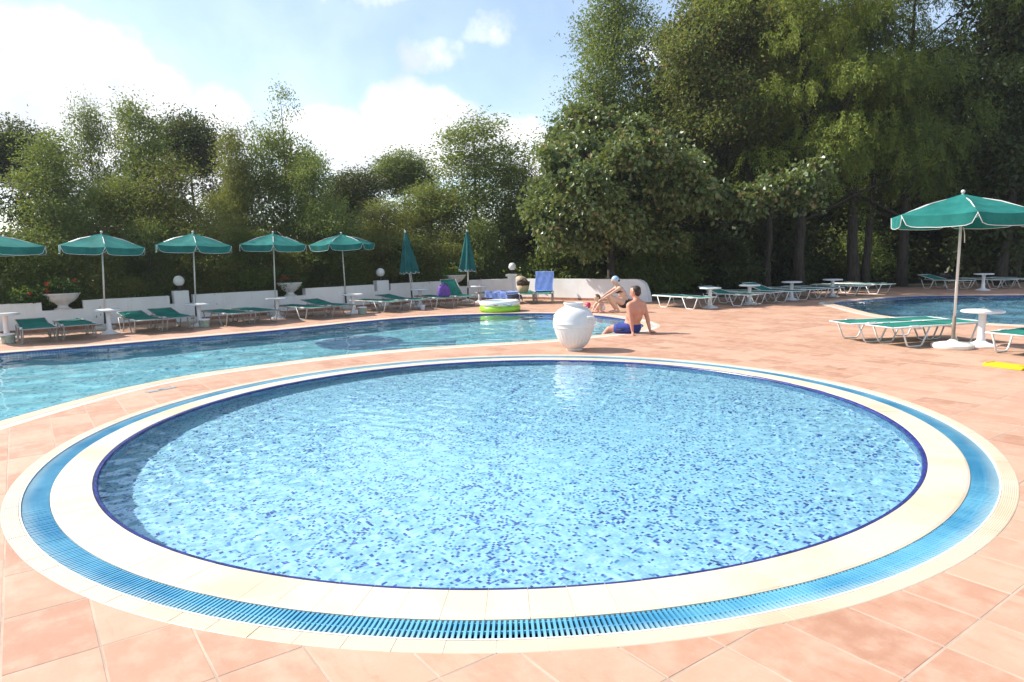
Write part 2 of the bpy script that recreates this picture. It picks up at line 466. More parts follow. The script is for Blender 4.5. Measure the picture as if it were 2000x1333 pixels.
whole_me = MB(); tile_geo(whole_me, [(J - TA / 2, J - TB / 2), (TA / 2 - J, J - TB / 2), (TA / 2 - J, TB / 2 - J), (J - TA / 2, TB / 2 - J)], -.006, 0)
whole_me = whole_me.data('tile', M_TILE)
rest = MB()
rt = random.Random(3)
for k, (key, whole, q, x, y) in enumerate(polys):
    dz = rt.uniform(-.0004, .0008)
    if k < 300 and key < 0:
        if whole:
            o = bpy.data.objects.new('tile', whole_me); o.location = (x, y, dz); o.rotation_euler = (rt.uniform(-.001, .001), rt.uniform(-.001, .001), TILE_ANG); COL.objects.link(o); o.parent = deck
        else:
            mb = MB(); tile_geo(mb, q, -.006, dz); mb.build('tile', M_TILE, deck)
    else: tile_geo(rest, q, -.006, dz)
tag(rest.build('tile_field', M_TILE, deck), kind='stuff')

# ================================================================== pools
M_CREAM = mat_cream('cream_coping')
M_CREAM_RIB = mat_cream('ribbed_coping', .011, PC, (.60, .495, .37))
M_CREAM2 = mat_cream('cream_pool_edge', 0, PC, (.62, .48, .34))
M_WHITE_EDGE = plain('white_trim', (.74, .74, .72), .5, .06, 4)
M_JOINT = plain('pale_joint', (.62, .55, .45), .9, .12, 6)
M_COBALT = plain('cobalt_tile', (.03, .042, .20), .22, .3, 9)
M_CHANNEL = plain('channel', (.012, .045, .07), .5, .3, 5)
def mat_grate():
    m, t, p = material('blue_grate')
    g = nnode(t, 'ShaderNodeNewGeometry'); pos = g.outputs['Position']
    n = tnoise(t, pos, 1.3, 4, .6)
    b = tmix(t, tramp(t, n, .35, .65), (.05, .26, .44), (.14, .42, .58))
    s = nnode(t, 'ShaderNodeVectorMath', operation='SUBTRACT'); lnk(t, pos, s.inputs[0]); s.inputs[1].default_value = (PC[0], PC[1], 0)
    l = nnode(t, 'ShaderNodeVectorMath', operation='LENGTH'); lnk(t, s.outputs[0], l.inputs[0])
    dust = tramp(t, tmath(t, 'ADD', l.outputs['Value'], tmath(t, 'MULTIPLY', tnoise(t, pos, 2, 3), .10)), 4.09, 4.18)
    b = tmix(t, tmath(t, 'MULTIPLY', dust, .55), b, (.42, .55, .58))
    lnk(t, b, p.inputs['Base Color']); p.inputs['Roughness'].default_value = .35
    return m
M_GRATE = mat_grate()
def mat_mosaic_attr():
    m, t, p = material('glass_mosaic')
    a = nnode(t, 'ShaderNodeVertexColor', layer_name='tint'); lnk(t, a.outputs['Color'], p.inputs['Base Color'])
    p.inputs['Roughness'].default_value = .3
    return m
def mat_mosaic(name, cell, ang, light, mid, dark, pd, cyl=None):
    m, t, p = material(name)
    if cyl:
        g = nnode(t, 'ShaderNodeNewGeometry'); s0 = nnode(t, 'ShaderNodeSeparateXYZ'); lnk(t, g.outputs['Position'], s0.inputs[0])
        th = tmath(t, 'ARCTAN2', tmath(t, 'SUBTRACT', s0.outputs[1], cyl[1]), tmath(t, 'SUBTRACT', s0.outputs[0], cyl[0]))
        c0 = nnode(t, 'ShaderNodeCombineXYZ'); lnk(t, tmath(t, 'MULTIPLY', th, cyl[2]), c0.inputs[0]); lnk(t, s0.outputs[2], c0.inputs[1])
        uv = c0.outputs[0]
    else: uv = rot_uv(t, ang)
    d = nnode(t, 'ShaderNodeVectorMath', operation='DIVIDE'); lnk(t, uv, d.inputs[0]); d.inputs[1].default_value = (cell,) * 3
    fl = nnode(t, 'ShaderNodeVectorMath', operation='FLOOR'); lnk(t, d.outputs[0], fl.inputs[0])
    fr = nnode(t, 'ShaderNodeVectorMath', operation='FRACTION'); lnk(t, d.outputs[0], fr.inputs[0])
    w = nnode(t, 'ShaderNodeTexWhiteNoise', noise_dimensions='2D' if not cyl else '2D'); lnk(t, fl.outputs[0], w.inputs[0])
    ws = nnode(t, 'ShaderNodeSeparateColor'); lnk(t, w.outputs['Color'], ws.inputs[0])
    b = tmix(t, ws.outputs[0], light, mid)
    b = tmix(t, tmath(t, 'LESS_THAN', ws.outputs[1], pd), b, dark)
    fs = nnode(t, 'ShaderNodeSeparateXYZ'); lnk(t, fr.outputs[0], fs.inputs[0])
    def edge(o): return tmath(t, 'MULTIPLY', tmath(t, 'GREATER_THAN', o, .08), tmath(t, 'LESS_THAN', o, .94))
    b = tmix(t, tmath(t, 'MULTIPLY', edge(fs.outputs[0]), edge(fs.outputs[1])), (.55, .68, .72), b)
    lnk(t, b, p.inputs['Base Color']); p.inputs['Roughness'].default_value = .35
    return m
def mat_water():
    m = bpy.data.materials.new('water'); m.use_nodes = True; t = m.node_tree; t.nodes.clear()
    o = nnode(t, 'ShaderNodeOutputMaterial'); g = nnode(t, 'ShaderNodeBsdfGlass')
    g.inputs['IOR'].default_value = 1.333; g.inputs['Roughness'].default_value = 0; g.inputs['Color'].default_value = (.93, .985, 1, 1)
    lnk(t, g.outputs[0], o.inputs[0]); return m
M_WATER = mat_water()
def waves(X, Y, seed, lam0, lam1, amp, n=34, aniso=None, power=1.15):
    r = np.random.default_rng(seed); Z = np.zeros_like(X)
    for _ in range(n):
        lam = lam0 * (lam1 / lam0) ** r.random(); k = 2 * PI / lam
        a = r.random() * 2 * PI if aniso is None else aniso + r.normal() * .7
        cx, cy = r.uniform(-40, 40, 2)
        # long-crested wavelets bent by far centres
        d = np.hypot(X - 60 * math.cos(a) - cx, Y - 60 * math.sin(a) - cy)
        Z += amp * (lam / lam1) ** power * np.sin(k * d + r.random() * 6.28)
    return Z
def water_sheet(name, inside, x0, x1, y0, y1, step, z, wave, caster=True):
    nx, ny = int((x1 - x0) / step) + 1, int((y1 - y0) / step) + 1
    X, Y = np.meshgrid(np.linspace(x0, x1, nx), np.linspace(y0, y1, ny))
    ins = inside(np.stack([X.ravel(), Y.ravel()], 1)).reshape(X.shape) < step * 1.1
    V = np.stack([X.ravel(), Y.ravel(), (z + wave(X, Y)).ravel()], 1)
    I = np.arange(nx * ny).reshape(ny, nx)
    F = np.stack([I[:-1, :-1], I[:-1, 1:], I[1:, 1:], I[1:, :-1]], -1).reshape(-1, 4)
    F = F[ins.ravel()[F].all(1)]
    used = np.unique(F); mp = np.full(len(V), -1); mp[used] = np.arange(len(used))
    o = np_mesh(name, V[used], mp[F], M_WATER, None, True)
    o.cycles.is_caustics_caster = caster
    return o

# ---- the round paddling pool
pool = tag(empty('paddling_pool', (PC[0], PC[1], 0)), 'round shallow pool with blue mosaic, cobalt rim and ring of blue drain grating', 'pool')
def inpool(o): o.location = Vector(o.location) - Vector((PC[0], PC[1], 0)); return o
FLOOR_Z = -.33
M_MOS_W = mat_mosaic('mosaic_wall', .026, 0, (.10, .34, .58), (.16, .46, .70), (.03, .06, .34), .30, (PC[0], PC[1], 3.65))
mb = MB(); NS = 180
for i in range(NS):
    a0, a1 = 2 * PI * i / NS, 2 * PI * (i + 1) / NS
    mb.poly([(3.668 * math.cos(a), 3.668 * math.sin(a), z) for a, z in ((a1, -.02), (a0, -.02), (a0, FLOOR_Z), (a1, FLOOR_Z))])
w_ = mb.build('basin_wall', M_MOS_W, pool); w_.cycles.is_caustics_receiver = True
mb = MB(); mb.poly([(3.676 * math.cos(2 * PI * i / NS), 3.676 * math.sin(2 * PI * i / NS), FLOOR_Z) for i in range(NS)])
f_ = mb.build('basin_floor', plain('mosaic_grout', (.60, .74, .80), .8, .1, 3), pool); f_.cycles.is_caustics_receiver = True
rg = np.random.default_rng(5)
cs = .0205; k = int(3.7 / cs) + 1
I, Jg = np.meshgrid(np.arange(-k, k + 1), np.arange(-k, k + 1)); I = I.ravel(); Jg = Jg.ravel()
am = R(41); cx = (I + .5) * cs; cy = (Jg + .5) * cs
inn = np.hypot(cx, cy) < 3.668 - cs * .7
I, Jg, cx, cy = I[inn], Jg[inn], cx[inn], cy[inn]; nt = len(cx)
hs = cs * .445
dx = np.array([-hs, hs, hs, -hs]); dy = np.array([-hs, -hs, hs, hs])
px = cx[:, None] + dx; py = cy[:, None] + dy
tz = FLOOR_Z + .003 + rg.uniform(-.0004, .0004, (nt, 1)) + np.zeros((nt, 4))
V = np.stack([px * math.cos(am) - py * math.sin(am), px * math.sin(am) + py * math.cos(am), tz], -1).reshape(-1, 3)
mos = np_mesh('mosaic_tile', V, np.arange(nt * 4).reshape(-1, 4), mat_mosaic_attr(), pool)
tag(mos, kind='stuff'); mos.cycles.is_caustics_receiver = True
u = rg.random(nt)[:, None]; v = rg.random(nt)[:, None]
colr = np.array([.36, .70, .86]) * (1 - v) + np.array([.56, .86, .94]) * v
# sheets of mosaic carry more or fewer dark stones
sheetn = (np.sin(cx * 3.1 + 1.2 * np.sin(cy * 2.3)) * np.sin(cy * 2.7 + 1.4 * np.sin(cx * 1.9)))[:, None]
pd = np.clip(.10 + .08 * sheetn, .035, .2)
colr = np.where(u < pd, np.array([.055, .10, .38]) * (.7 + .8 * v), colr)
colr = np.where((u > pd) & (u < pd + .09), np.array([.14, .38, .66]) * (.8 + .4 * v), colr)
ca_ = mos.data.color_attributes.new('tint', 'FLOAT_COLOR', 'CORNER')
ca_.data.foreach_set('color', np.repeat(np.c_[colr, np.ones(nt)], 4, 0).astype(np.float32).ravel())

def ring_piece(mb, r0, r1, a0, a1, z0, prof, n=2):
    """prof: list of (radius, height) across the top, from inside to outside"""
    b = len(mb.v); m = len(prof)
    for i in range(n + 1):
        a = a0 + (a1 - a0) * i / n
        for r, z in prof: mb.v.append((r * math.cos(a), r * math.sin(a), z))
        mb.v.append((prof[-1][0] * math.cos(a), prof[-1][0] * math.sin(a), z0)); mb.v.append((prof[0][0] * math.cos(a), prof[0][0] * math.sin(a), z0))
    w = m + 2
    for i in range(n):
        for q in range(w - 1):
            mb.f.append((b + i * w + q, b + i * w + q + 1, b + (i + 1) * w + q + 1, b + (i + 1) * w + q))
        mb.f.append((b + i * w + w - 1, b + i * w, b + (i + 1) * w, b + (i + 1) * w + w - 1))
    mb.f.append(tuple(b + q for q in range(w))[::-1]); mb.f.append(tuple(b + n * w + q for q in range(w)))
NT = 118
def ring_tiles(name, prof, z0, mat, gap, off=0.0):
    mb = MB(); g = gap / prof[-1][0] / 2
    ring_piece(mb, 0, 0, -PI / NT + g, PI / NT - g, z0, prof)
    me = mb.data(name, mat)
    for i in range(NT):
        o = bpy.data.objects.new(name, me); COL.objects.link(o); o.parent = pool
        o.rotation_euler = (0, 0, 2 * PI * (i + off) / NT); o.location = (0, 0, rt.uniform(-.0008, .0008))
A0 = .44
ring_tiles('edge_tile', [(3.664, -.05), (3.666, -.012), (3.674, -.002), (3.698, .002)], -.07, M_COBALT, .004, A0)
ring_tiles('coping_tile', [(3.7015, 0), (3.704, .003), (3.95, -.001), (R_COPE, -.006)], -.06, M_CREAM, .0022, A0)
ring_tiles('outer_coping_tile', [(R_GRATE + .012, .001), (R_GRATE + .016, .003), (R_OUT - .003, .003), (R_OUT, .000)], -.05, M_CREAM_RIB, .004, A0 + .3)
def full_ring(name, r0, r1, z0, z1, mat, parent, n=180):
    mb = MB()
    for i in range(n):
        a0, a1 = 2 * PI * i / n, 2 * PI * (i + 1) / n
        q = lambda r, a, z: (r * math.cos(a), r * math.sin(a), z)
        mb.poly([q(r0, a0, z1), q(r1, a0, z1), q(r1, a1, z1), q(r0, a1, z1)])
        mb.poly([q(r0, a1, z0), q(r1, a1, z0), q(r1, a0, z0), q(r0, a0, z0)])
        mb.poly([q(r1, a0, z0), q(r1, a1, z0), q(r1, a1, z1), q(r1, a0, z1)])
        mb.poly([q(r0, a1, z0), q(r0, a0, z0), q(r0, a0, z1), q(r0, a1, z1)])
    return mb.build(name, mat, parent)
full_ring('joint_bed', 3.7025, 3.955, -.05, -.0022, M_JOINT, pool)
full_ring('joint_bed', 3.680, 3.697, -.05, -.0018, M_JOINT, pool)
full_ring('joint_bed', R_GRATE + .0165, R_OUT - .004, -.05, .0012, M_JOINT, pool)
full_ring('white_trim', R_GRATE, R_GRATE + .010, -.06, .002, M_WHITE_EDGE, pool)
full_ring('channel_floor', R_COPE - .02, R_GRATE + .02, -.14, -.12, M_CHANNEL, pool)
full_ring('channel_wall', R_COPE - .008, R_COPE - .002, -.12, -.007, M_CHANNEL, pool)
full_ring('channel_wall', R_GRATE + .002, R_GRATE + .006, -.12, -.06, M_CHANNEL, pool)
# grating bars
NB = 1000; bar_l = R_GRATE - R_COPE - .006
mb = MB(); mb.box(((R_COPE + R_GRATE) / 2, 0, -.017), (bar_l, .0125, .018), 0, 1.0)
bar_me = mb.data('slat', M_GRATE)
order = sorted(range(NB), key=lambda i: math.sin(2 * PI * i / NB))       # nearest the camera first
far = MB()
for n_, i in enumerate(order):
    a = 2 * PI * i / NB
    if n_ < 300:
        o = bpy.data.objects.new('slat', bar_me); COL.objects.link(o); o.parent = pool; o.rotation_euler = (0, 0, a); o.location = (0, 0, rt.uniform(-.001, .001))
    else:
        far.box(((R_COPE + R_GRATE) / 2 * math.cos(a), (R_COPE + R_GRATE) / 2 * math.sin(a), -.017), (bar_l, .0125, .018), a)
tag(far.build('slat_ring', M_GRATE, pool), kind='stuff')
full_ring('grate_rib', 4.052, 4.060, -.026, -.0115, M_GRATE, pool)
full_ring('grate_rib', 3.982, 3.988, -.026, -.013, M_GRATE, pool)

Wr = lambda X, Y: waves(X, Y, 11, .085, .42, .00066, 48, None, .95) * (.8 + .35 * np.sin(X * .9 + 1) * np.sin(Y * .8))
o = water_sheet('water', lambda P: np.hypot(P[:, 0] - PC[0], P[:, 1] - PC[1]) - 3.666, PC[0] - 3.7, PC[0] + 3.7, PC[1] - 3.7, PC[1] + 3.7, .022, -.013, Wr)
tag(o, kind='structure')

# ---- free-form pools
def curve_strip(P, N, d0, d1, z0, z1, i0, i1, mb, n=None):
    """block that follows the curve between two parameters (in samples)"""
    L = len(P); ts = [i0, (i0 + i1) / 2, i1]
    def at(t, d):
        k = int(math.floor(t)); u = t - k
        p = P[k % L] * (1 - u) + P[(k + 1) % L] * u; q = N[k % L] * (1 - u) + N[(k + 1) % L] * u
        q = q / np.linalg.norm(q); return p + q * d
    b = len(mb.v)
    for t in ts:
        a, c = at(t, d0), at(t, d1)
        mb.v += [(a[0], a[1], z0), (a[0], a[1], z1), (c[0], c[1], z1), (c[0], c[1], z0)]
    for i in range(2):
        for q in range(4):
            mb.f.append((b + i * 4 + q, b + i * 4 + (q + 1) % 4, b + i * 4 + 4 + (q + 1) % 4, b + i * 4 + 4 + q))
    mb.f.append((b, b + 1, b + 2, b + 3)); mb.f.append((b + 11, b + 10, b + 9, b + 8))
def freeform(name, label, P, depth, floor_mat, wall_mat, wz, step, wave, cope_w, water_step, tile_mat):
    N = out_normals(P); L = len(P); root = tag(empty(name, (0, 0, 0)), label, 'pool')
    mb = MB()
    for i in range(L):
        j = (i + 1) % L
        mb.poly([(P[j][0], P[j][1], -.02), (P[i][0], P[i][1], -.02), (P[i][0], P[i][1], -depth), (P[j][0], P[j][1], -depth)])
    o = mb.build('basin_wall', wall_mat, root); o.cycles.is_caustics_receiver = True
    mb = MB(); mb.poly([(p[0], p[1], -depth) for p in P]); o = mb.build('basin_floor', floor_mat, root); o.cycles.is_caustics_receiver = True
    # triangulate the concave floor safely
    bm = bmesh.new(); bm.from_mesh(o.data); bmesh.ops.triangulate(bm, faces=bm.faces[:]); bm.to_mesh(o.data); bm.free()
    mb = MB()
    for i in range(L): curve_strip(P, N, -.022, .012, -.05, -.004, i, i + 1, mb)
    mb.build('edge_trim', M_COBALT, root)
    far = MB()
    for i in range(L):
        c = P[i]; f = project(c[0], c[1], 0)
        vis = f[2] > 1 and abs(f[0]) < .8
        mb = MB() if vis else far
        g = .006
        curve_strip(P, N, .0135, cope_w - .155, -.06, .002, i + g, i + 1 - g, mb)
        if vis: mb.build('coping_tile', tile_mat, root)
    if far.f: tag(far.build('coping_tile_run', tile_mat, root), kind='stuff')
    mb = MB(); base = MB(); outer = MB()
    for i in range(L):
        curve_strip(P, N, cope_w - .158, cope_w - .045, -.06, -.03, i, i + 1, base)
        curve_strip(P, N, cope_w - .043, cope_w, -.05, .002, i, i + 1, outer)
        nb = max(3, int(round(step / .03)))
        for k in range(nb): curve_strip(P, N, cope_w - .152, cope_w - .047, -.018, .0, i + k / nb, i + (k + .62) / nb, mb)
    base.build('gutter', M_WHITE_EDGE, root); outer.build('outer_strip', tile_mat, root)
    tag(mb.build('slat_run', M_WHITE_EDGE, root), kind='stuff')
    x0, y0 = P.min(0) - .1; x1, y1 = P.max(0) + .1
    w = water_sheet('water', lambda X: poly_sdf(P, X), x0, x1, y0, y1, water_step, wz, wave, name == 'swimming_pool')
    tag(w, kind='structure')
    return root
M_MOS_MAIN = mat_mosaic('mosaic_main', .05, R(20), (.24, .66, .74), (.36, .78, .82), (.08, .38, .55), .14)
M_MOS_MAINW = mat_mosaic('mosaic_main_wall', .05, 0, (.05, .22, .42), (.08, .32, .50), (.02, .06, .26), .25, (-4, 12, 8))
Wm = lambda X, Y: waves(X, Y, 21, .24, 1.3, .0030, 36) * (.75 + .25 * np.sin(X * .7) * np.sin(Y * .6))
main = freeform('swimming_pool', 'large curving pool with turquoise mosaic and cream edge beside the parasol row', MAIN_C, 1.25, M_MOS_MAIN, M_MOS_MAINW, -.034, .22, Wm, COPE_MAIN, .09, M_CREAM2)
M_MOS_R = mat_mosaic('mosaic_right', .05, R(10), (.14, .42, .58), (.20, .52, .66), (.04, .18, .38), .2)
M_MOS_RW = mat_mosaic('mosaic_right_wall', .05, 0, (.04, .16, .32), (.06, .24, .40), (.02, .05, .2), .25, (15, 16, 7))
Wq = lambda X, Y: waves(X, Y, 31, .35, 1.6, .005, 30)
freeform('shaded_pool', 'dark blue pool with white edge in the shade beyond the big parasol', RIGHT_C, 1.35, M_MOS_R, M_MOS_RW, -.034, .35, Wq, COPE_RIGHT, .14, M_CREAM2)
# dark figure laid into the floor of the large pool
M_MOS_DK = mat_mosaic('mosaic_figure', .05, R(20), (.03, .09, .24), (.05, .15, .32), (.06, .22, .36), .2)
mb = MB(); mb.poly([(-3.35 + .95 * math.cos(a) - .15 * math.sin(a), 15.0 + 1.15 * math.sin(a), -1.244) for a in [2 * PI * i / 40 for i in range(40)]])
for q in range(4):
    y = 13.35 + q * .42; mb.poly([(-2.75 + .1 * q, y, -1.243), (-1.2, y + .05, -1.243), (-1.2, y + .28, -1.243), (-2.7, y + .26, -1.243)])
o = mb.build('floor_figure', M_MOS_DK, main); o.cycles.is_caustics_receiver = True

# ================================================================== white wall, lamps, planters
def mat_wall():
    m, t, p = material('white_render')
    g = nnode(t, 'ShaderNodeNewGeometry'); pos = g.outputs['Position']
    mp = nnode(t, 'ShaderNodeMapping'); lnk(t, pos, mp.inputs[0]); mp.inputs['Scale'].default_value = (3, 3, .5)
    st = tnoise(t, mp.outputs[0], 2.2, 6, .65); n = tnoise(t, pos, 2.0, 5)
    b = tmix(t, tramp(t, n, .3, .7), (.76, .75, .73), (.82, .82, .81))
    b = tmix(t, tmath(t, 'MULTIPLY', tramp(t, st, .52, .78), .35), b, (.52, .50, .46))
    lnk(t, b, p.inputs['Base Color']); p.inputs['Roughness'].default_value = .8
    tbump(t, p, tnoise(t, pos, 35, 4), .25, .006)
    return m
M_WALL = mat_wall()
M_SKIRT = plain('skirting', (.34, .15, .09), .6, .25, 5, .15)
M_WPLASTIC = plain('white_plastic', (.80, .80, .80), .38, .04, 5)
M_BLACK = plain('black_metal', (.012, .012, .013), .45, .2, 8)
WT = .22
wp = np.array([w[0] for w in WALL]); wh = [w[1] for w in WALL]
tn = np.zeros_like(wp); tn[1:-1] = wp[2:] - wp[:-2]; tn[0] = wp[1] - wp[0]; tn[-1] = wp[-1] - wp[-2]
# the sharp corner keeps a true mitre
tn /= np.linalg.norm(tn, axis=1)[:, None]; wn_ = np.stack([-tn[:, 1], tn[:, 0]], 1)
back = wp + wn_ * WT
wall = tag(empty('garden_wall', (0, 0, 0)), 'low white rendered wall with notches behind the loungers, ending in a rounded drop', 'wall')
mb = MB(); sk = MB()
slope_from = [i for i, w in enumerate(WALL) if w[0] == (4.1, 22.26)][0]
for i in range(len(wp) - 1):
    a, b_, c, d = wp[i], wp[i + 1], back[i + 1], back[i]
    h0 = wh[i]; h1 = wh[i + 1] if i >= slope_from else wh[i]
    z0 = -.02
    mb.poly([(a[0], a[1], z0), (b_[0], b_[1], z0), (b_[0], b_[1], h1), (a[0], a[1], h0)])
    mb.poly([(c[0], c[1], z0), (d[0], d[1], z0), (d[0], d[1], h0), (c[0], c[1], h1)])
    mb.poly([(a[0], a[1], h0), (b_[0], b_[1], h1), (c[0], c[1], h1), (d[0], d[1], h0)])
    if i > 0 and i < slope_from and abs(wh[i] - wh[i - 1]) > 1e-6:
        lo, hi = sorted((wh[i], wh[i - 1]))
        mb.poly([(a[0], a[1], lo), (d[0], d[1], lo), (d[0], d[1], hi), (a[0], a[1], hi)])
    if i < slope_from + 1:
        n0, n1 = wn_[i], wn_[i + 1]
        q = lambda p, n, o, z: (p[0] - n[0] * o, p[1] - n[1] * o, z)
        sk.poly([q(a, n0, .014, -.004), q(b_, n1, .014, -.004), q(b_, n1, .014, .085), q(a, n0, .014, .085)])
        sk.poly([q(a, n0, .014, .085), q(b_, n1, .014, .085), q(b_, n1, -.002, .085), q(a, n0, -.002, .085)])
a, d = wp[0], back[0]; mb.poly([(d[0], d[1], -.02), (a[0], a[1], -.02), (a[0], a[1], .73), (d[0], d[1], .73)])
mb.build('wall_body', M_WALL, wall); sk.build('skirting', M_SKIRT, wall)
# pier with a cap at the corner
cpx, cpy = .08, 25.44
mb = MB(); mb.box((cpx, cpy, .40), (.30, .30, .84), R(-15)); mb.build('pier', M_WALL, wall)
mb = MB(); mb.box((cpx, cpy, .862), (.42, .42, .08), R(-15)); mb.build('pier_cap', M_WALL, wall)
for (i0, i1) in (((-9.28, 18.96), (-9.0, 19.18)), ((-4.5, 23.2), (-4.18, 23.47))):
    mx, my = (i0[0] + i1[0]) / 2, (i0[1] + i1[1]) / 2; ang = math.atan2(i1[1] - i0[1], i1[0] - i0[0])
    nx, ny = -math.sin(ang), math.cos(ang)
    mb = MB(); mb.box((mx + nx * WT / 2, my + ny * WT / 2, .42), (math.hypot(i1[0] - i0[0], i1[1] - i0[1]) + .03, WT + .05, .87), ang); mb.build('pier', M_WALL, wall)

def mat_globe():
    m, t, p = material('opal_globe')
    p.inputs['Base Color'].default_value = (.82, .81, .78, 1); p.inputs['Roughness'].default_value = .25
    p.inputs['Subsurface Weight'].default_value = .3; p.inputs['Subsurface Radius'].default_value = (.1, .1, .1)
    return m
M_GLOBE = mat_globe()
def globe_lamp(x, y, z, label):
    r = tag(empty('globe_lamp', (x, y, z)), label, 'lamp', 'globe lamps on the white wall')
    mb = MB(); mb.sphere((0, 0, .27), .145, 24, 14); mb.build('globe', M_GLOBE, r, True)
    mb = MB(); mb.lathe([(.075, 0), (.075, .02), (.05, .035), (.05, .10), (.085, .115), (.085, .135), (.05, .14)], 16); mb.build('neck', M_BLACK, r, autosmooth=R(30))
globe_lamp(-9.22, 19.16, .857, 'white globe lamp on the wall pier between second and third open parasols from left')
globe_lamp(-4.41, 23.42, .857, 'white globe lamp on the wall pier beside the nearer closed parasol')
globe_lamp(cpx, cpy, .904, 'white globe lamp on the capped corner pier behind the straw basket')

# ------------------------------------------------------------------ foliage tools
def mat_leaf(name, c0, c1, c2=None, p2=.05, trans=.46, rough=.5, spec=.35):
    m, t, p = material(name)
    g = nnode(t, 'ShaderNodeNewGeometry'); rnd = g.outputs['Random Per Island']
    n = tnoise(t, g.outputs['Position'], .7, 3)
    b = tmix(t, rnd, c0, c1)
    b = tmix(t, tmath(t, 'MULTIPLY', tramp(t, n, .35, .7), .5), b, tuple(x * .62 for x in c0))
    if c2:
        fr = tmath(t, 'FRACT', tmath(t, 'MULTIPLY', rnd, 37.7))
        b = tmix(t, tmath(t, 'LESS_THAN', fr, p2), b, c2)
    lnk(t, b, p.inputs['Base Color']); p.inputs['Roughness'].default_value = rough; p.inputs['Specular IOR Level'].default_value = spec
    tr = nnode(t, 'ShaderNodeBsdfTranslucent'); tb = tmix(t, .35, b, (.30, .32, .03)); lnk(t, tb, tr.inputs[0])
    mx = nnode(t, 'ShaderNodeMixShader'); mx.inputs[0].default_value = trans
    out = [n for n in t.nodes if n.type == 'OUTPUT_MATERIAL'][0]
    lnk(t, p.outputs[0], mx.inputs[1]); lnk(t, tr.outputs[0], mx.inputs[2]); lnk(t, mx.outputs[0], out.inputs[0])
    return m
def norm(a): return a / np.maximum(np.linalg.norm(a, axis=-1, keepdims=True), 1e-9)
def leaf_mesh(name, C, D, Nn, L, W, mat, parent, fold=.12):
    """C base points, D leaf directions, Nn rough normals: folded two-triangle leaves"""
    D = norm(D); S = norm(np.cross(D, Nn)); U = np.cross(S, D)
    L = L[:, None]; W = W[:, None]
    V = np.empty((len(C), 4, 3), np.float32)
    V[:, 0] = C; V[:, 2] = C + D * L
    mid = C + D * L * .48 + U * W * fold * 2
    V[:, 1] = mid + S * W * .5; V[:, 3] = mid - S * W * .5
    n = len(C); b = np.arange(n)[:, None] * 4
    F = np.concatenate([b + [0, 1, 2], b + [0, 2, 3]], 1).reshape(-1, 3)
    return np_mesh(name, V.reshape(-1, 3), F, mat, parent)
def lobe_points(lobes, n, rg, bias=.42):
    vol = np.array([l[3] * l[4] * l[5] for l in lobes]) ** .85; pick = rg.choice(len(lobes), n, p=vol / vol.sum())
    Lb = np.array(lobes, float)[pick]
    d = norm(rg.normal(size=(n, 3))); r = rg.random(n)[:, None] ** bias
    lump = 1 + .20 * np.sin(d[:, :1] * 5 + Lb[:, :1] * 3) * np.sin(d[:, 1:2] * 4 + Lb[:, 1:2] * 2 + d[:, 2:3] * 5)
    off = d * r * lump
    return Lb[:, :3] + off * Lb[:, 3:6], off
def bezier(a, b, c, n):
    return [Vector(a) * (1 - u) ** 2 + Vector(b) * 2 * u * (1 - u) + Vector(c) * u * u for u in [i / n for i in range(n + 1)]]
def crown(parent, lobes, nclus, per, ll, lw, spread, mat, seed, hang=.2, strand=0.0, up=.6, name='crown', rag=1.0):
    rg = np.random.default_rng(seed)
    P, off = lobe_points(lobes, nclus, rg)
    # ragged outline and hollows
    keep = (np.sin(P[:, 0] * 2.3 + seed) * np.sin(P[:, 1] * 2.1) * np.sin(P[:, 2] * 2.7 + seed * .7) < .42 / rag + .5 * rg.random(len(P)))
    P, off = P[keep], off[keep]; n = len(P)
    size = spread * (.55 + .9 * rg.random((n, 1, 1)))
    if strand:
        u = rg.random((n, per, 1)) ** .8; ln = strand * (.5 + rg.random((n, 1, 1)))
        o3 = norm(off)[:, None, :]; o3 = o3 * [1, 1, .3]
        C = P[:, None, :] + o3 * u * ln * .45 + np.array([0, 0, -1]) * u * u * ln + rg.normal(size=(n, per, 3)) * spread * .22
        D = o3 * .35 + np.array([0, 0, -1.0]) * (.35 + u * .6) + rg.normal(size=(n, per, 3)) * .6
    else:
        C = P[:, None, :] + rg.normal(size=(n, per, 3)) * size * [1, 1, .72]
        D = rg.normal(size=(n, per, 3)) * .8 + norm(off)[:, None, :] * .55 + np.array([0, 0, -hang])
    N = rg.normal(size=(n, per, 3)) * .75 + np.array([0, 0, up]) + norm(off)[:, None, :] * .3
    m = n * per
    C, D, N = C.reshape(m, 3), D.reshape(m, 3), N.reshape(m, 3)
    s = .65 + .7 * rg.random(m)
    o = leaf_mesh(name, C, D, N, ll * s, lw * s, mat, parent)
    return P, o
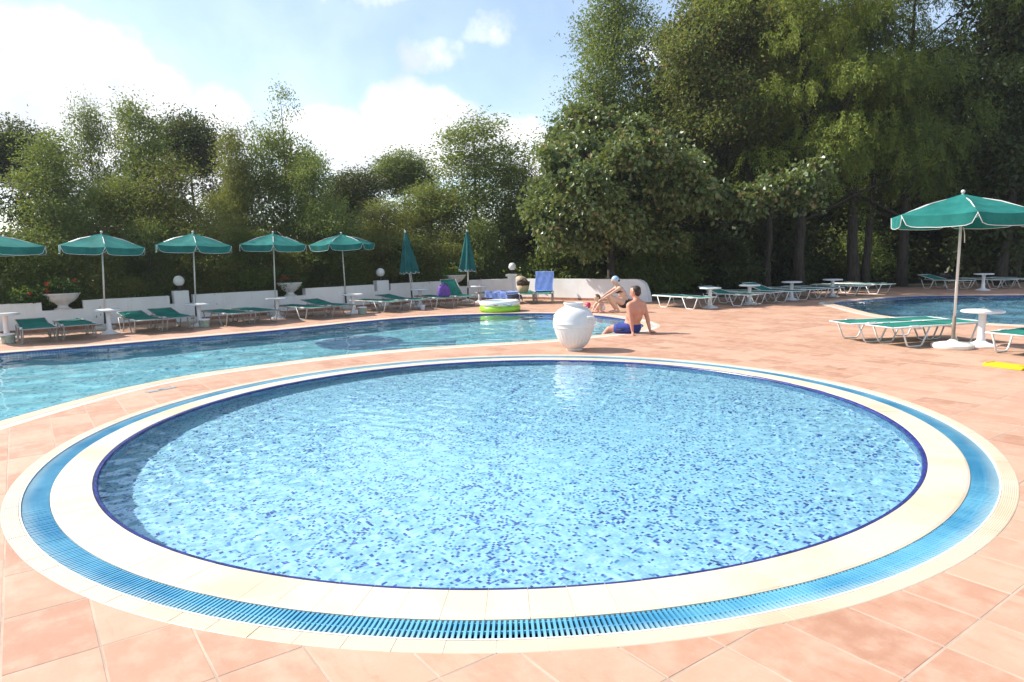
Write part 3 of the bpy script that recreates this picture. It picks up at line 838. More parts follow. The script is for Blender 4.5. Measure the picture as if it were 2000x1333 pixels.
def trunk(parent, H, r, P, seed, nlimb, bark, base=(0, 0), forks=None, lean=(0, 0), name='trunk', low=.22):
    rr = random.Random(seed); mb = MB()
    n = 9; ax = []
    for i in range(n + 1):
        u = i / n; ax.append(Vector((base[0] + lean[0] * u + rr.uniform(-1, 1) * .035 * H / 6 * (i > 0), base[1] + lean[1] * u + rr.uniform(-1, 1) * .035 * H / 6 * (i > 0), H * u - .05 * (i == 0))))
    mb.tube(ax, [r * (1.25 if i == 0 else 1) * (1 - .86 * (i / n) ** 1.1) for i in range(n + 1)], 9)
    idx = list(range(len(P))); rr.shuffle(idx)
    for k in idx[:nlimb]:
        e = Vector(P[k].tolist()); d = math.hypot(e.x - base[0], e.y - base[1])
        zs = max(low * H, min(.92 * H, e.z - d * rr.uniform(.45, .95)))
        u = zs / H * n; i = min(int(u), n - 1); s = ax[i].lerp(ax[i + 1], u - i)
        m = s.lerp(e, .55) + Vector((rr.uniform(-.2, .2), rr.uniform(-.2, .2), rr.uniform(-.05, .35)))
        r0 = max(.012, r * (1 - .86 * zs / H) * rr.uniform(.35, .6))
        mb.tube(bezier(s, m, e, 5), [r0 * (1 - .8 * q / 5) for q in range(6)], 5, False)
    return mb.build(name, bark, parent, True)
def mat_bark(name, c0, c1):
    m, t, p = material(name)
    g = nnode(t, 'ShaderNodeNewGeometry'); mp = nnode(t, 'ShaderNodeMapping'); lnk(t, g.outputs['Position'], mp.inputs[0]); mp.inputs['Scale'].default_value = (9, 9, 1.6)
    n = tnoise(t, mp.outputs[0], 2.4, 6, .65)
    lnk(t, tmix(t, tramp(t, n, .3, .7), c0, c1), p.inputs['Base Color']); p.inputs['Roughness'].default_value = .9
    tbump(t, p, n, .7, .02); return m
M_BARK = mat_bark('bark', (.022, .018, .013), (.075, .062, .048))
M_BARK_G = mat_bark('grey_bark', (.06, .055, .045), (.19, .17, .14))
M_GERAN = mat_leaf('geranium_leaf', (.03, .085, .02), (.06, .14, .03))
M_RED = plain('red_petal', (.52, .015, .012), .6, .3, 20)
M_RUST = plain('rust_petal', (.30, .06, .035), .6, .35, 20)
M_STONE = plain('white_stone', (.66, .65, .63), .75, .1, 7, .3)

def planter(x, y, z, rz, rad, label, flower_mat, nfl, seed, leafmat, spill=(0, 0)):
    r = tag(empty('bowl_planter', (x, y, z)), label, 'planter', 'bowl planters in the wall notches'); r.rotation_euler = (0, 0, rz)
    mb = MB()
    sc_ = lambda th, zz: 1 + (.05 * abs(math.sin(th * 6)) * max(0, (zz - .16) / .25))
    mb.lathe([(.19, 0), (.19, .03), (.13, .05), (.11, .11), (.16, .15), (rad * .72, .22), (rad * .92, .31), (rad * .96, .36), (rad * 1.04, .385), (rad * 1.04, .42), (rad * .93, .42), (rad * .88, .36), (.05, .33)], 48, mod=sc_)
    mb.build('bowl', M_STONE, r, autosmooth=R(35))
    lob = [(0, 0, .52, rad * .85, rad * .7, .20), (-rad * .55, -.05, .44, rad * .5, rad * .5, .20), (rad * .5, 0, .5, rad * .45, rad * .45, .18), (spill[0], spill[1], .42, .3, .25, .2)]
    crown(r, lob, 120, 14, .075, .06, .07, leafmat, seed, 0, name='foliage')
    rg = random.Random(seed)
    for k in range(nfl):
        l = rg.choice(lob); a = rg.uniform(0, 2 * PI)
        c = (l[0] + l[3] * .95 * math.cos(a), l[1] - abs(l[4] * .9 * math.sin(a)), l[2] + l[5] * rg.uniform(.1, 1.1))
        mb = MB()
        for q in range(9):
            mb.sphere((c[0] + rg.gauss(0, .022), c[1] + rg.gauss(0, .022), c[2] + rg.gauss(0, .018)), (.022, .022, .014), 6, 4)
        mb.build('flower', flower_mat, r, True)
planter(-11.40, 17.46, .52, R(37), .38, 'white bowl planter with dark leaves and red blooms at the near end of the wall', M_RED, 6, 101, M_GERAN, (-.75, -.1))
planter(-6.80, 21.20, .52, R(42), .35, 'white scalloped bowl planter of rusty flowers behind the fourth open parasol', M_RUST, 16, 102, M_GERAN)
planter(-2.02, 24.92, .52, R(21), .38, 'white bowl planter of bright green leaves beside the farther closed parasol', M_RED, 4, 103, mat_leaf('bright_leaf', (.07, .17, .02), (.13, .24, .03)))

# ================================================================== parasols
def mat_canvas(name, col, trans=.28):
    m, t, p = material(name)
    g = nnode(t, 'ShaderNodeNewGeometry'); pos = g.outputs['Position']
    n = tnoise(t, pos, 3, 5, .6); w = tnoise(t, pos, 160, 2)
    b = tmix(t, tramp(t, n, .3, .75), tuple(c * .78 for c in col), tuple(min(1, c * 1.18 + .012) for c in col))
    lnk(t, b, p.inputs['Base Color']); p.inputs['Roughness'].default_value = .8; p.inputs['Specular IOR Level'].default_value = .2
    tbump(t, p, w, .12, .002)
    tr = nnode(t, 'ShaderNodeBsdfTranslucent'); lnk(t, b, tr.inputs[0])
    mx = nnode(t, 'ShaderNodeMixShader'); mx.inputs[0].default_value = trans
    out = [n for n in t.nodes if n.type == 'OUTPUT_MATERIAL'][0]
    lnk(t, p.outputs[0], mx.inputs[1]); lnk(t, tr.outputs[0], mx.inputs[2]); lnk(t, mx.outputs[0], out.inputs[0])
    return m
M_CANVAS = mat_canvas('green_canvas', (.018, .21, .185))
M_PIPING = plain('white_piping', (.72, .72, .70), .7, .05, 8)
M_POLE = plain('white_pole', (.72, .70, .66), .35, .06, 6)
M_POLE_DK = plain('dark_tube', (.025, .035, .035), .5, .3, 6)
M_POLE_BR = plain('bronze_tube', (.22, .18, .14), .5, .15, 6)
M_CONC = plain('concrete', (.55, .53, .48), .85, .15, 6, .3)
UR, UZ0, UZ1, UV = 1.03, 2.41, 2.09, .175
def parasol(x, y, rz, label, tube_mat, base_mat, base_r, lean=(0, 0), seed=0, sag=.05):
    rr = random.Random(seed)
    r = tag(empty('parasol', (x, y, 0)), label, 'parasol', 'green parasols on the terrace')
    r.rotation_euler = (lean[1], lean[0], rz)
    mb = MB(); mb.lathe([(.02, .45), (.02, UZ0)], 12); mb.build('pole', M_POLE, r, True)
    mb = MB(); mb.lathe([(.028, .03), (.028, .50), (.022, .51)], 12); mb.build('lower_tube', tube_mat, r, True)
    mb = MB(); mb.lathe([(base_r * .96, 0), (base_r, .02), (base_r, .055), (base_r * .9, .08), (.09, .10), (.05, .13), (.04, .14)], 28); mb.build('base', base_mat, r, autosmooth=R(35))
    mb = MB(); mb.sphere((0, 0, UZ0 + .035), .03, 12, 8); mb.build('finial', M_POLE, r, True)
    for k in range(6):
        a0, a1 = PI / 3 * k, PI / 3 * (k + 1)
        A = np.array([math.cos(a0), math.sin(a0)]) * UR; B = np.array([math.cos(a1), math.sin(a1)]) * UR
        mb = MB(); nu, nv = 8, 6; g = []
        for i in range(nv + 1):
            v = i / nv
            for j in range(nu + 1):
                u = j / nu; p = (A * (1 - u) + B * u) * v
                z = UZ0 + (UZ1 - UZ0) * v + .012 * math.sin(PI * v) - sag * math.sin(PI * u) * (v * (1.25 - v) * 1.6 + .1 * v) + rr.uniform(-.004, .004) * (0 < j < nu)
                g.append((p[0], p[1], z))
        mb.v = g; mb.f = [(i * (nu + 1) + j, (i + 1) * (nu + 1) + j, (i + 1) * (nu + 1) + j + 1, i * (nu + 1) + j + 1) for i in range(nv) for j in range(nu)]
        pn = mb.build('canopy_panel', M_CANVAS, r, True)
        # hanging valance with rounded lower corners
        mb = MB(); n = 14; rim = g[-(nu + 1):]; low = []; edge = []
        dirn = (A + B) / np.linalg.norm(A + B)
        sw = rr.uniform(-.02, .03)
        for i in range(n + 1):
            u = i / n; q = u * nu; j = min(int(q), nu - 1); f = q - j
            t = [rim[j][c] * (1 - f) + rim[j + 1][c] * f for c in range(3)]
            e = min(u, 1 - u) * 2 * UR / 2
            drop = UV * min(1, max(.02, math.sqrt(max(0, 1 - (1 - min(1, e / .15)) ** 2))))
            inset = .055 * (1 - min(1, e / .15)) ** 2
            out = sw * drop / UV + .012 * math.sin(u * 9 + k)
            low.append((t[0] + dirn[0] * out, t[1] + dirn[1] * out, t[2] - drop)); mb.v += [tuple(t), low[-1]]
        mb.f = [(2 * i, 2 * i + 1, 2 * i + 3, 2 * i + 2) for i in range(n)]
        mb.build('valance', M_CANVAS, pn, True)
        mb = MB(); mb.tube(low, .0048, 5); mb.build('piping', M_PIPING, pn, True)
        mb = MB(); mb.tube([(A[0] * .03, A[1] * .03, UZ0 - .03), (A[0] * .5, A[1] * .5, (UZ0 + UZ1) / 2 + .02), (A[0] * .985, A[1] * .985, UZ1 - .012)], .009, 6); mb.build('rib', M_POLE, r)
        mb = MB(); mb.tube([(0, 0, UZ1 - .18), (A[0] * .48, A[1] * .48, (UZ0 + UZ1) / 2 + .01)], .007, 6); mb.build('strut', M_POLE, r)
    return r
lp = parasol(-11.9, 15.78, R(14), 'open green parasol cut off by the left edge of the picture', M_POLE_DK, M_CONC, .25, (.0, .0), 1)
lp.scale = (1.15, 1.15, 1)
parasol(-10.34, 17.40, R(4.3), 'open green parasol over the table by the nearest red-flowered planter', M_POLE_DK, M_CONC, .25, (.06, .01), 2)
parasol(-8.62, 18.72, R(-1), 'open green parasol just beyond the first globe lamp from left', M_POLE_DK, M_CONC, .25, (.045, .01), 3)
parasol(-6.98, 20.30, R(-11), 'open green parasol in front of the rusty-flowered planter', M_POLE_DK, M_CONC, .25, (.04, .01), 4)
parasol(-5.36, 22.30, R(22), 'open green parasol with crumpled canopy, last of the row before the closed ones', M_POLE_DK, M_CONC, .25, (-.015, .0), 5, .09)
rp = parasol(7.02, 10.82, R(8), 'large open green parasol on round white base by the shaded pool', M_POLE_BR, plain('white_base', (.74, .70, .63), .7, .08, 5, .2), .30, (.012, .0), 6, .055)
mb = MB(); mb.tube([(.03, -.02, 1.9), (.05, -.03, 1.80), (.06, -.03, 1.66)], .007, 5); mb.build('tie_strap', M_PIPING, rp, True)

M_CANVAS_DK = mat_canvas('folded_canvas', (.010, .13, .125), .1)
def closed_parasol(x, y, label, lean, seed):
    r = tag(empty('closed_parasol', (x, y, 0)), label, 'parasol', 'green parasols on the terrace'); r.rotation_euler = (lean[1], lean[0], R(20 * seed))
    mb = MB(); mb.lathe([(.02, .45), (.02, 2.46)], 12); mb.build('pole', M_POLE, r, True)
    mb = MB(); mb.lathe([(.028, .03), (.028, .50), (.022, .51)], 12); mb.build('lower_tube', M_POLE_DK, r, True)
    mb = MB(); mb.lathe([(.24, 0), (.25, .02), (.25, .055), (.22, .08), (.09, .10), (.05, .13)], 24); mb.build('base', M_CONC, r, autosmooth=R(35))
    mb = MB(); mb.sphere((0, 0, 2.475), .03, 12, 8); mb.build('finial', M_POLE, r, True)
    mb = MB(); n, m = 72, 16; rows = []
    for i in range(m + 1):
        v = i / m; row = []
        for k in range(n):
            th = 2 * PI * k / n; pl = .5 + .5 * math.cos(6 * th + .9 * v * math.sin(seed))
            rad = .035 + (.30 * v ** .95) * (.60 + .40 * pl) + .012 * math.sin(13 * th + seed + 4 * v) * v
            z = 2.44 - 1.30 * v - (.07 * (abs(math.sin(6 * th))) if i == m else 0) * 1
            row.append((rad * math.cos(th), rad * math.sin(th), z))
        rows.append(row)
    mb.v = [p for row in rows for p in row]
    mb.f = [(i * n + k, (i + 1) * n + k, (i + 1) * n + (k + 1) % n, i * n + (k + 1) % n) for i in range(m) for k in range(n)]
    c = mb.build('canopy', M_CANVAS_DK, r, True)
    mb = MB(); mb.tube(rows[-1] + rows[-1][:1], .007, 5, False); mb.build('piping', M_PIPING, c, True)
    mb = MB(); mb.tube([(.05, .03, 1.3), (.07, .05, .75)], .012, 6); mb.build('strut', M_POLE, r)
closed_parasol(-3.32, 23.15, 'closed green parasol leaning beside the middle globe lamp', (-.06, 0), 1)
closed_parasol(-1.50, 23.95, 'closed upright green parasol next to the bright green planter', (.02, 0), 2)

# ================================================================== loungers
M_SLING = mat_canvas('green_sling', (.020, .22, .165), .15)
M_FRAME = plain('white_frame', (.70, .70, .68), .35, .06, 8)
M_FRAME_G = plain('grey_frame', (.36, .34, .31), .4, .2, 8)
def sling(pts, w, n=6):
    """fabric along a side profile, sagging between the rails, with a little thickness"""
    mb = MB(); m = len(pts)
    for lay, dz in ((0, 0.0), (1, -.006)):
        for i, (x, z) in enumerate(pts):
            for j in range(n + 1):
                u = j / n; mb.v.append((x, (u - .5) * w, z + dz - .016 * math.sin(PI * u) * math.sin(PI * (.15 + .7 * i / (m - 1)))))
    k = n + 1; L = m * k
    for i in range(m - 1):
        for j in range(n):
            a = i * k + j
            mb.f.append((a, a + k, a + k + 1, a + 1)); mb.f.append((L + a + 1, L + a + k + 1, L + a + k, L + a))
    for i in range(m - 1):
        for j in (0, n):
            a = i * k + j; mb.f.append((a, a + k, L + a + k, L + a))
    for i in (0, m - 1):
        for j in range(n):
            a = i * k + j; mb.f.append((a, a + 1, L + a + 1, L + a))
    return mb
LOUNGER_W, LZ = .60, .33
_protos = {}
def lounger(x, y, foot, label, back=0, frame=None, group='green sun loungers round the pools'):
    """foot: heading of the foot end in degrees, back: backrest angle in degrees"""
    frame = frame or M_FRAME
    key = (back, frame.name)
    if key in _protos:
        r = copy_tree(_protos[key]); 
    else:
        r = empty('sun_lounger'); w = LOUNGER_W
        hx = -.22; bl = .74; ca, sa = math.cos(R(back)), math.sin(R(back))
        sling([(hx + .02 + (.93 - hx - .02) * i / 8, LZ + .012) for i in range(9)], w - .03).build('seat_fabric', M_SLING, r, True)
        sling([(hx - ca * bl * i / 6, LZ + .014 + sa * bl * i / 6) for i in range(7)], w - .03).build('backrest_fabric', M_SLING, r, True)
        mb = MB()
        for s in (-1, 1): mb.tube([(.95, s * w / 2, LZ), (-.95, s * w / 2, LZ)] if back == 0 else [(.95, s * w / 2, LZ), (-.62, s * w / 2, LZ)], .015, 8)
        for xx in (.95, .40, -.24): mb.tube([(xx, -w / 2, LZ - (.035 if xx < .9 else 0)), (xx, w / 2, LZ - (.035 if xx < .9 else 0))], .012, 6)
        mb.build('seat_frame', frame, r, True)
        mb = MB(); e = (hx - ca * bl, LZ + sa * bl)
        for s in (-1, 1): mb.tube([(hx, s * (w / 2 - .02), LZ + .012), (e[0], s * (w / 2 - .02), e[1] + .008)], .012, 8)
        mb.tube([(e[0], -w / 2 + .02, e[1] + .008), (e[0], w / 2 - .02, e[1] + .008)], .012, 6)
        if back: 
            for s in (-1, 1): mb.tube([(hx - ca * bl * .55, s * (w / 2 - .03), LZ + sa * bl * .55), (-.58, s * (w / 2 - .03), LZ)], .009, 6)
        mb.build('backrest_frame', frame, r, True)
        for s in (-1, 1):
            for x0, x1, x2, x3 in ((.80, .66, .40, .24), (-.20, -.36, -.60, -.74)):
                mb = MB(); y0 = s * (w / 2 - .001)
                pts = [(x0, y0, LZ - .01), (x1 + .02, y0, .04), (x1 - .02, y0, .014), (x2 + .02, y0, .014), (x2 - .02, y0, .04), (x3, y0, LZ - .01)]
                mb.tube(pts, .014, 8); mb.build('leg', frame, r, True)
        for s in (-1, 1):
            mb = MB(); mb.box((.55, s * (w / 2), LZ + .004), (.16, .036, .036)); mb.build('hinge_sleeve', M_WPLASTIC, r)
        _protos[key] = r
    r.location = (x, y, 0); r.rotation_euler = (0, 0, R(foot))
    tag(r, label, 'sun lounger', group)
    return r
G = M_FRAME_G
lounger(-10.55, 15.15, -50, 'green sling lounger with raised head at the near end of the parasol row', 7, G)
lounger(-10.02, 15.68, -50, 'flat green sling lounger just left of the second table from left', 0, G)
lounger(-9.02, 16.62, -48, 'green sling lounger right of the second table, nearer of its pair', 8, G)
lounger(-8.50, 17.10, -48, 'green sling lounger with raised head beside the third table from left', 10, G)
lounger(-7.45, 17.90, -45, 'flat green lounger right of the third table, nearer of its pair', 0, G)
lounger(-6.93, 18.42, -45, 'flat green lounger left of the fourth table from left', 0, G)
lounger(-5.88, 19.22, -42, 'sunlit flat green lounger right of the fourth table', 0, G)
lounger(-5.30, 19.80, -42, 'green lounger with bumped backrest left of the fifth table', 9, G)
lounger(-4.10, 20.95, -40, 'flat green lounger right of the third ribbed pot', 0, G)
lounger(-3.42, 21.55, -40, 'green lounger with lifted head under the leaning closed parasol', 8, G)
lounger(-2.45, 22.15, -58, 'green lounger carrying the purple bag', 0, G)
lounger(-1.78, 22.75, -62, 'green lounger with steep backrest behind the purple bag', 42, G)
lounger(-.42, 23.35, -50, 'lounger draped with a crumpled blue towel', 0, G)
lounger(.52, 23.25, -85, 'lounger under the straw basket', 0, G)
lounger(1.12, 23.30, -96, 'lounger with upright back hung with a blue towel', 62, G)
lounger(4.92, 19.55, -58, 'flat white-framed lounger nearest the seated man in the back row', 0)
lounger(6.45, 20.25, -58, 'lounger with raised head between first and second tables of the shaded row', 14)
lounger(7.30, 20.95, -58, 'flat lounger behind the second table of the shaded row', 0)
lounger(8.10, 21.25, -58, 'lounger with raised head between second and third tables of the shaded row', 16)
lounger(9.05, 21.95, -58, 'flat lounger behind the third table of the shaded row', 0)
lounger(9.85, 22.45, -58, 'flat lounger between third and fourth tables of the shaded row', 0)
lounger(11.15, 23.15, -58, 'flat lounger just past the fourth table of the shaded row', 0)
lounger(12.20, 23.75, -58, 'last flat lounger of the shaded row, by the far trunks', 0)
lounger(15.75, 24.9, -75, 'dim lounger under the trees left of the far white table', 12)
lounger(17.2, 24.8, -75, 'dim lounger under the trees right of the far white table', 0)
lounger(18.2, 24.7, -75, 'dim lounger under the trees at the right edge of the picture', 0)
lounger(6.66, 12.02, 188, 'sunlit green lounger farther from the big parasol base', 0)
lounger(6.95, 11.42, 195, 'sunlit green lounger beside the big parasol pole', 0)
lounger(8.02, 10.22, 205, 'sunlit green lounger cut by the right edge, its back raised', 22)

# ================================================================== round tables
def table_parts(r):
    mb = MB(); mb.lathe([(.27, .535), (.295, .54), (.305, .553), (.300, .572), (.285, .578), (.02, .574)], 32); mb.build('table_top', M_WPLASTIC, r, autosmooth=R(40))
    mb = MB(); mb.lathe([(.075, .06), (.058, .12), (.050, .30), (.055, .50), (.09, .538)], 20); mb.build('column', M_WPLASTIC, r, True)
    mb = MB(); mb.lathe([(.225, 0), (.225, .014), (.17, .035), (.10, .06), (.07, .085)], 28); mb.build('foot', M_WPLASTIC, r, autosmooth=R(40))
_tb = None
def table(x, y, label):
    global _tb
    if _tb is None: r = empty('round_table'); table_parts(r); _tb = r
    else: r = copy_tree(_tb)
    r.location = (x, y, 0); tag(r, label, 'table', 'white pedestal tables')
for x, y, l in [(-11.62, 15.72, 'white pedestal table beside the first ribbed pot at the left edge'), (-9.58, 16.28, 'white pedestal table under the parasol by the red-flowered planter'),
                (-8.05, 17.66, 'white pedestal table beside the second ribbed pot'), (-6.62, 19.42, 'white pedestal table at the foot of the fourth open parasol'),
                (-4.72, 20.45, 'white pedestal table beside the third ribbed pot, fifth from left'), (-2.98, 22.55, 'white pedestal table right of the leaning closed parasol'),
                (-1.08, 23.75, 'white pedestal table with a cup left of the towel-covered lounger'), (5.62, 19.35, 'white pedestal table behind the first lounger of the shaded row'),
                (7.02, 20.18, 'second white pedestal table of the shaded row'), (8.80, 21.50, 'third white pedestal table of the shaded row'), (10.50, 22.40, 'fourth white pedestal table of the shaded row'),
                (16.35, 23.75, 'white pedestal table alone under the far trees behind the dark pool'), (7.58, 10.98, 'white pedestal table next to the big parasol base')]:
    table(x, y, l)

# ribbed pots
M_POT = plain('green_grey_pot', (.30, .36, .29), .7, .3, 14, .4)
_pot = None
for x, y, l in [(-10.82, 14.66, 'ribbed green-grey pot by the pool at the left edge'), (-7.72, 17.18, 'ribbed green-grey pot beside the third table from left'), (-4.36, 20.05, 'ribbed green-grey pot with white rim beside the fifth table')]:
    if _pot is None:
        r = empty('ribbed_pot'); mb = MB(); mb.lathe([(.12, 0), (.128, .02), (.122, .05), (.130, .08), (.124, .11), (.132, .14), (.126, .17), (.13, .19), (.10, .19), (.10, .12), (.02, .12)], 24); mb.build('body', M_POT, r, True)
        mb = MB(); mb.lathe([(.129, .187), (.138, .19), (.138, .215), (.118, .215), (.116, .19)], 24); mb.build('rim', M_WPLASTIC, r, True); _pot = r
    else: r = copy_tree(_pot)
    r.location = (x, y, 0); tag(r, l, 'pot', 'ribbed pots by the loungers')

# ================================================================== the great white jar
def jar():
    r = tag(empty('amphora', (1.06, 11.62, 0), R(-35)), 'big white earthenware jar with fluted belly standing between the pools', 'vase')
    prof = [(.02, .0), (.132, .0), (.138, .012), (.132, .03), (.16, .05), (.205, .085), (.24, .125), (.27, .185), (.295, .245), (.318, .31), (.335, .37), (.342, .395), (.3465, .398), (.3465, .410), (.346, .42), (.353, .46), (.3565, .464), (.3565, .474), (.353, .48), (.349, .53), (.328, .60), (.30, .65), (.262, .69), (.215, .72), (.18, .738),
            (.163, .745), (.157, .755), (.155, .775), (.157, .79), (.166, .795), (.170, .804), (.166, .812), (.148, .812), (.142, .80), (.14, .76), (.20, .66), (.02, .5)]
    fl = lambda th, z: 1 - .032 * (.5 + .5 * math.cos(26 * th)) ** 2 * max(0, min(1, (.33 - z) / .10)) * min(1, max(0, (z - .05) / .05))
    mb = MB(); mb.lathe(prof, 156, mod=fl); mb.build('body', plain('jar_white', (.72, .70, .68), .65, .05, 6, .15), r, autosmooth=R(50))
    for k in range(2):
        a = PI * k + R(-41 + 35); ux, uy = math.cos(a), math.sin(a); tx, ty = -uy, ux
        mb = MB(); pts = []
        for i in range(9):
            u = i / 8; ph = PI * u
            rad = .335 + .055 * math.sin(ph); side = -.085 * math.cos(ph); z = .575 - .0 * u
            rad -= .03 * abs(math.cos(ph)); pts.append((ux * rad + tx * side, uy * rad + ty * side, z))
        mb.tube(pts, [.020, .024, .026, .026, .026, .026, .026, .024, .020], 10); mb.build('handle', bpy.data.materials['jar_white'], r, True)
jar()

# ================================================================== towels, bags and toys
def cloth(name, fn, nu, nv, mat, thick, label, cat, loc=(0, 0, 0), rz=0.0, group=None):
    mb = MB()
    for lay in (0, 1):
        for i in range(nv + 1):
            for j in range(nu + 1):
                x, y, z = fn(j / nu, i / nv); mb.v.append((x, y, z + (thick if lay == 0 else 0)))
    k = nu + 1; L = (nv + 1) * k
    for i in range(nv):
        for j in range(nu):
            a = i * k + j; mb.f += [(a, a + 1, a + k + 1, a + k), (L + a + k, L + a + k + 1, L + a + 1, L + a)]
    for i in range(nv):
        for j in (0, nu): a = i * k + j; mb.f.append((a, a + k, L + a + k, L + a))
    for i in (0, nv):
        for j in range(nu): a = i * k + j; mb.f.append((a, a + 1, L + a + 1, L + a))
    o = mb.build(name, mat, None, True); o.location = loc; o.rotation_euler = (0, 0, rz)
    return tag(o, label, cat, group)
def mat_terry(name, col):
    m, t, p = material(name); g = nnode(t, 'ShaderNodeNewGeometry'); pos = g.outputs['Position']
    n = tnoise(t, pos, 6, 5); f = tnoise(t, pos, 220, 3)
    lnk(t, tmix(t, tramp(t, n, .3, .7), tuple(c * .85 for c in col), tuple(min(1, c * 1.15) for c in col)), p.inputs['Base Color'])
    p.inputs['Roughness'].default_value = .95; p.inputs['Sheen Weight'].default_value = .3; p.inputs['Specular IOR Level'].default_value = .1
    tbump(t, p, f, .5, .006); return m
M_BLUE = mat_terry('blue_terry', (.17, .27, .62))
# over the flat lounger (local x runs to its foot)
def drape(u, v):
    x = -.35 + 1.20 * u; y = -.52 + 1.04 * v; w = LOUNGER_W / 2 + .02
    if abs(y) > w: z = LZ + .04 - (abs(y) - w) * 1.0; y = math.copysign(w + (abs(y) - w) * .12 + .02 * math.sin(u * 19 + y), y)
    else: z = LZ + .05
    z += .022 * math.sin(9 * u + 4 * v) * math.sin(7 * v + 1) + .016 * math.sin(23 * u + 3 * v)
    if u > .93: z -= (u - .93) * 2.2
    return x, y, z
cloth('beach_towel', drape, 40, 36, M_BLUE, .008, 'crumpled blue towel spread over a lounger behind the inflatable pool', 'towel', (-.42, 23.35, 0), R(-50), 'blue towels')
def hang(u, v):
    # down the front of the upright backrest and over its top
    ca, sa = math.cos(R(62)), math.sin(R(62)); s = .80 - v * .92
    fx = -.22 - ca * min(s, .76); fz = LZ + sa * min(s, .76)
    off = .034 + .003 * math.sin(u * 15 + v * 6) + .006 * math.sin(u * 5 - v * 9)
    if s < 0: fx = -.22 + (-s) * 1.0; fz = LZ
    if s > .75: off += -.05 * (s - .75) / .05
    return fx + sa * off, (u - .5) * (LOUNGER_W + .02) + .015 * math.sin(v * 7), fz + ca * off + (.02 if s < 0 else 0)
cloth('beach_towel', hang, 30, 40, M_BLUE, .008, 'blue towel hung over the upright lounger back against the sunlit wall', 'towel', (1.12, 23.30, 0), R(-96), 'blue towels')

def bag(name, x, y, z, w, h, d, rz, mat, label, cat, handle_mat):
    r = tag(empty(name, (x, y, z), rz), label, cat); mb = MB(); n = 28; prof = [(.0, .30), (.03, .92), (.15, 1.0), (.45, .97), (.75, .86), (.93, .70), (1.0, .60)]
    for v, s in prof:
        for k in range(n):
            th = 2 * PI * k / n; c, q = math.cos(th), math.sin(th)
            e = 1 + .05 * math.sin(5 * th + 9 * v) + .03 * math.sin(11 * th + 5 * v)
            mb.v.append((w / 2 * s * e * math.copysign(abs(c) ** .6, c), d / 2 * s * e * math.copysign(abs(q) ** .7, q), h * v + .02 * math.sin(3 * th) * v))
    for i in range(len(prof) - 1):
        for k in range(n): mb.f.append((i * n + k, i * n + (k + 1) % n, (i + 1) * n + (k + 1) % n, (i + 1) * n + k))
    mb.f.append(tuple(range(n))[::-1]); mb.build('body', mat, r, True)
    for s in (-1, 1):
        mb = MB(); mb.tube(bezier((-w * .2, s * d * .2, h * .97), (0, s * d * .3, h * 1.45), (w * .2, s * d * .2, h * .97), 8), .010, 6); mb.build('strap', handle_mat, r, True)
    return r
M_PURPLE = plain('purple_cloth', (.13, .055, .30), .8, .25, 10, .4, bscale=30)
bag('beach_bag', -2.12, 21.72, LZ + .02, .42, .36, .26, R(20), M_PURPLE, 'purple cloth bag slumped on the foot of a green lounger', 'bag', M_PURPLE)
bag('canvas_bag', 3.62, 21.75, 0, .28, .2, .18, R(30), plain('brown_leather', (.10, .055, .03), .6, .3, 8, .2), 'small brown bag on the tiles at the rounded end of the wall', 'bag', M_BLACK)
# straw basket with a straw hat and dark scarf on top
def mat_straw(name, c0, c1):
    m, t, p = material(name); g = nnode(t, 'ShaderNodeTexCoord')
    w = nnode(t, 'ShaderNodeTexWave', wave_type='BANDS', bands_direction='Z'); lnk(t, g.outputs['Object'], w.inputs[0]); w.inputs['Scale'].default_value = 26; w.inputs['Distortion'].default_value = 2.5; w.inputs['Detail'].default_value = 3
    lnk(t, tmix(t, w.outputs['Fac'], c0, c1), p.inputs['Base Color']); p.inputs['Roughness'].default_value = .9; tbump(t, p, w.outputs['Fac'], .5, .01); return m
M_STRAW = mat_straw('straw', (.42, .28, .14), (.62, .46, .27)); M_STRAWD = mat_straw('dark_weave', (.03, .018, .01), (.09, .05, .025))
r = tag(empty('straw_basket', (.42, 22.95, LZ + .02), R(10)), 'straw basket with dark woven rim standing on a lounger by the corner pier', 'basket')
mb = MB(); mb.lathe([(.13, 0), (.15, .01), (.18, .12), (.205, .24), (.195, .24), (.17, .1), (.02, .02)], 28); mb.build('body', M_STRAW, r, True)
mb = MB(); mb.lathe([(.205, .24), (.218, .30), (.225, .37), (.21, .37), (.195, .25)], 28); mb.build('rim_band', M_STRAWD, r, True)
for s in (-1, 1):
    mb = MB(); mb.tube(bezier((-.12, s * .17, .36), (0, s * .21, .58), (.12, s * .17, .36), 8), .012, 6); mb.build('handle', M_STRAWD, r, True)
h = tag(empty('straw_hat', (.38, 22.97, LZ + .44)), 'pale straw hat lying on top of the basket', 'hat'); h.rotation_euler = (R(-35), R(25), 0)
mb = MB(); mb.lathe([(.22, 0), (.215, .008), (.11, .012), (.10, .06), (.085, .10), (.03, .115), (.01, .115)], 28, mod=lambda th, z: 1 + .04 * math.sin(3 * th)); mb.build('brim_and_crown', plain('hat_straw', (.68, .55, .40), .9, .1, 20, .3), h, True)
mb = MB(); mb.lathe([(.113, .013), (.116, .014), (.106, .045), (.100, .045)], 28); mb.build('ribbon', M_STRAWD, h, True)
# cup on the seventh table
r = tag(empty('drinking_cup', (-1.05, 23.72, .578)), 'tall pale pink cup standing on a white table by the closed parasol', 'cup')
mb = MB(); mb.lathe([(.035, 0), (.038, .01), (.05, .20), (.046, .20), (.035, .02), (.01, .015)], 16); mb.build('body', plain('pink_plastic', (.72, .50, .46), .4, .05, 5), r, True)
mb = MB(); mb.tube([(.0, 0, .05), (.03, .0, .26)], .004, 5); mb.build('straw', M_WPLASTIC, r)

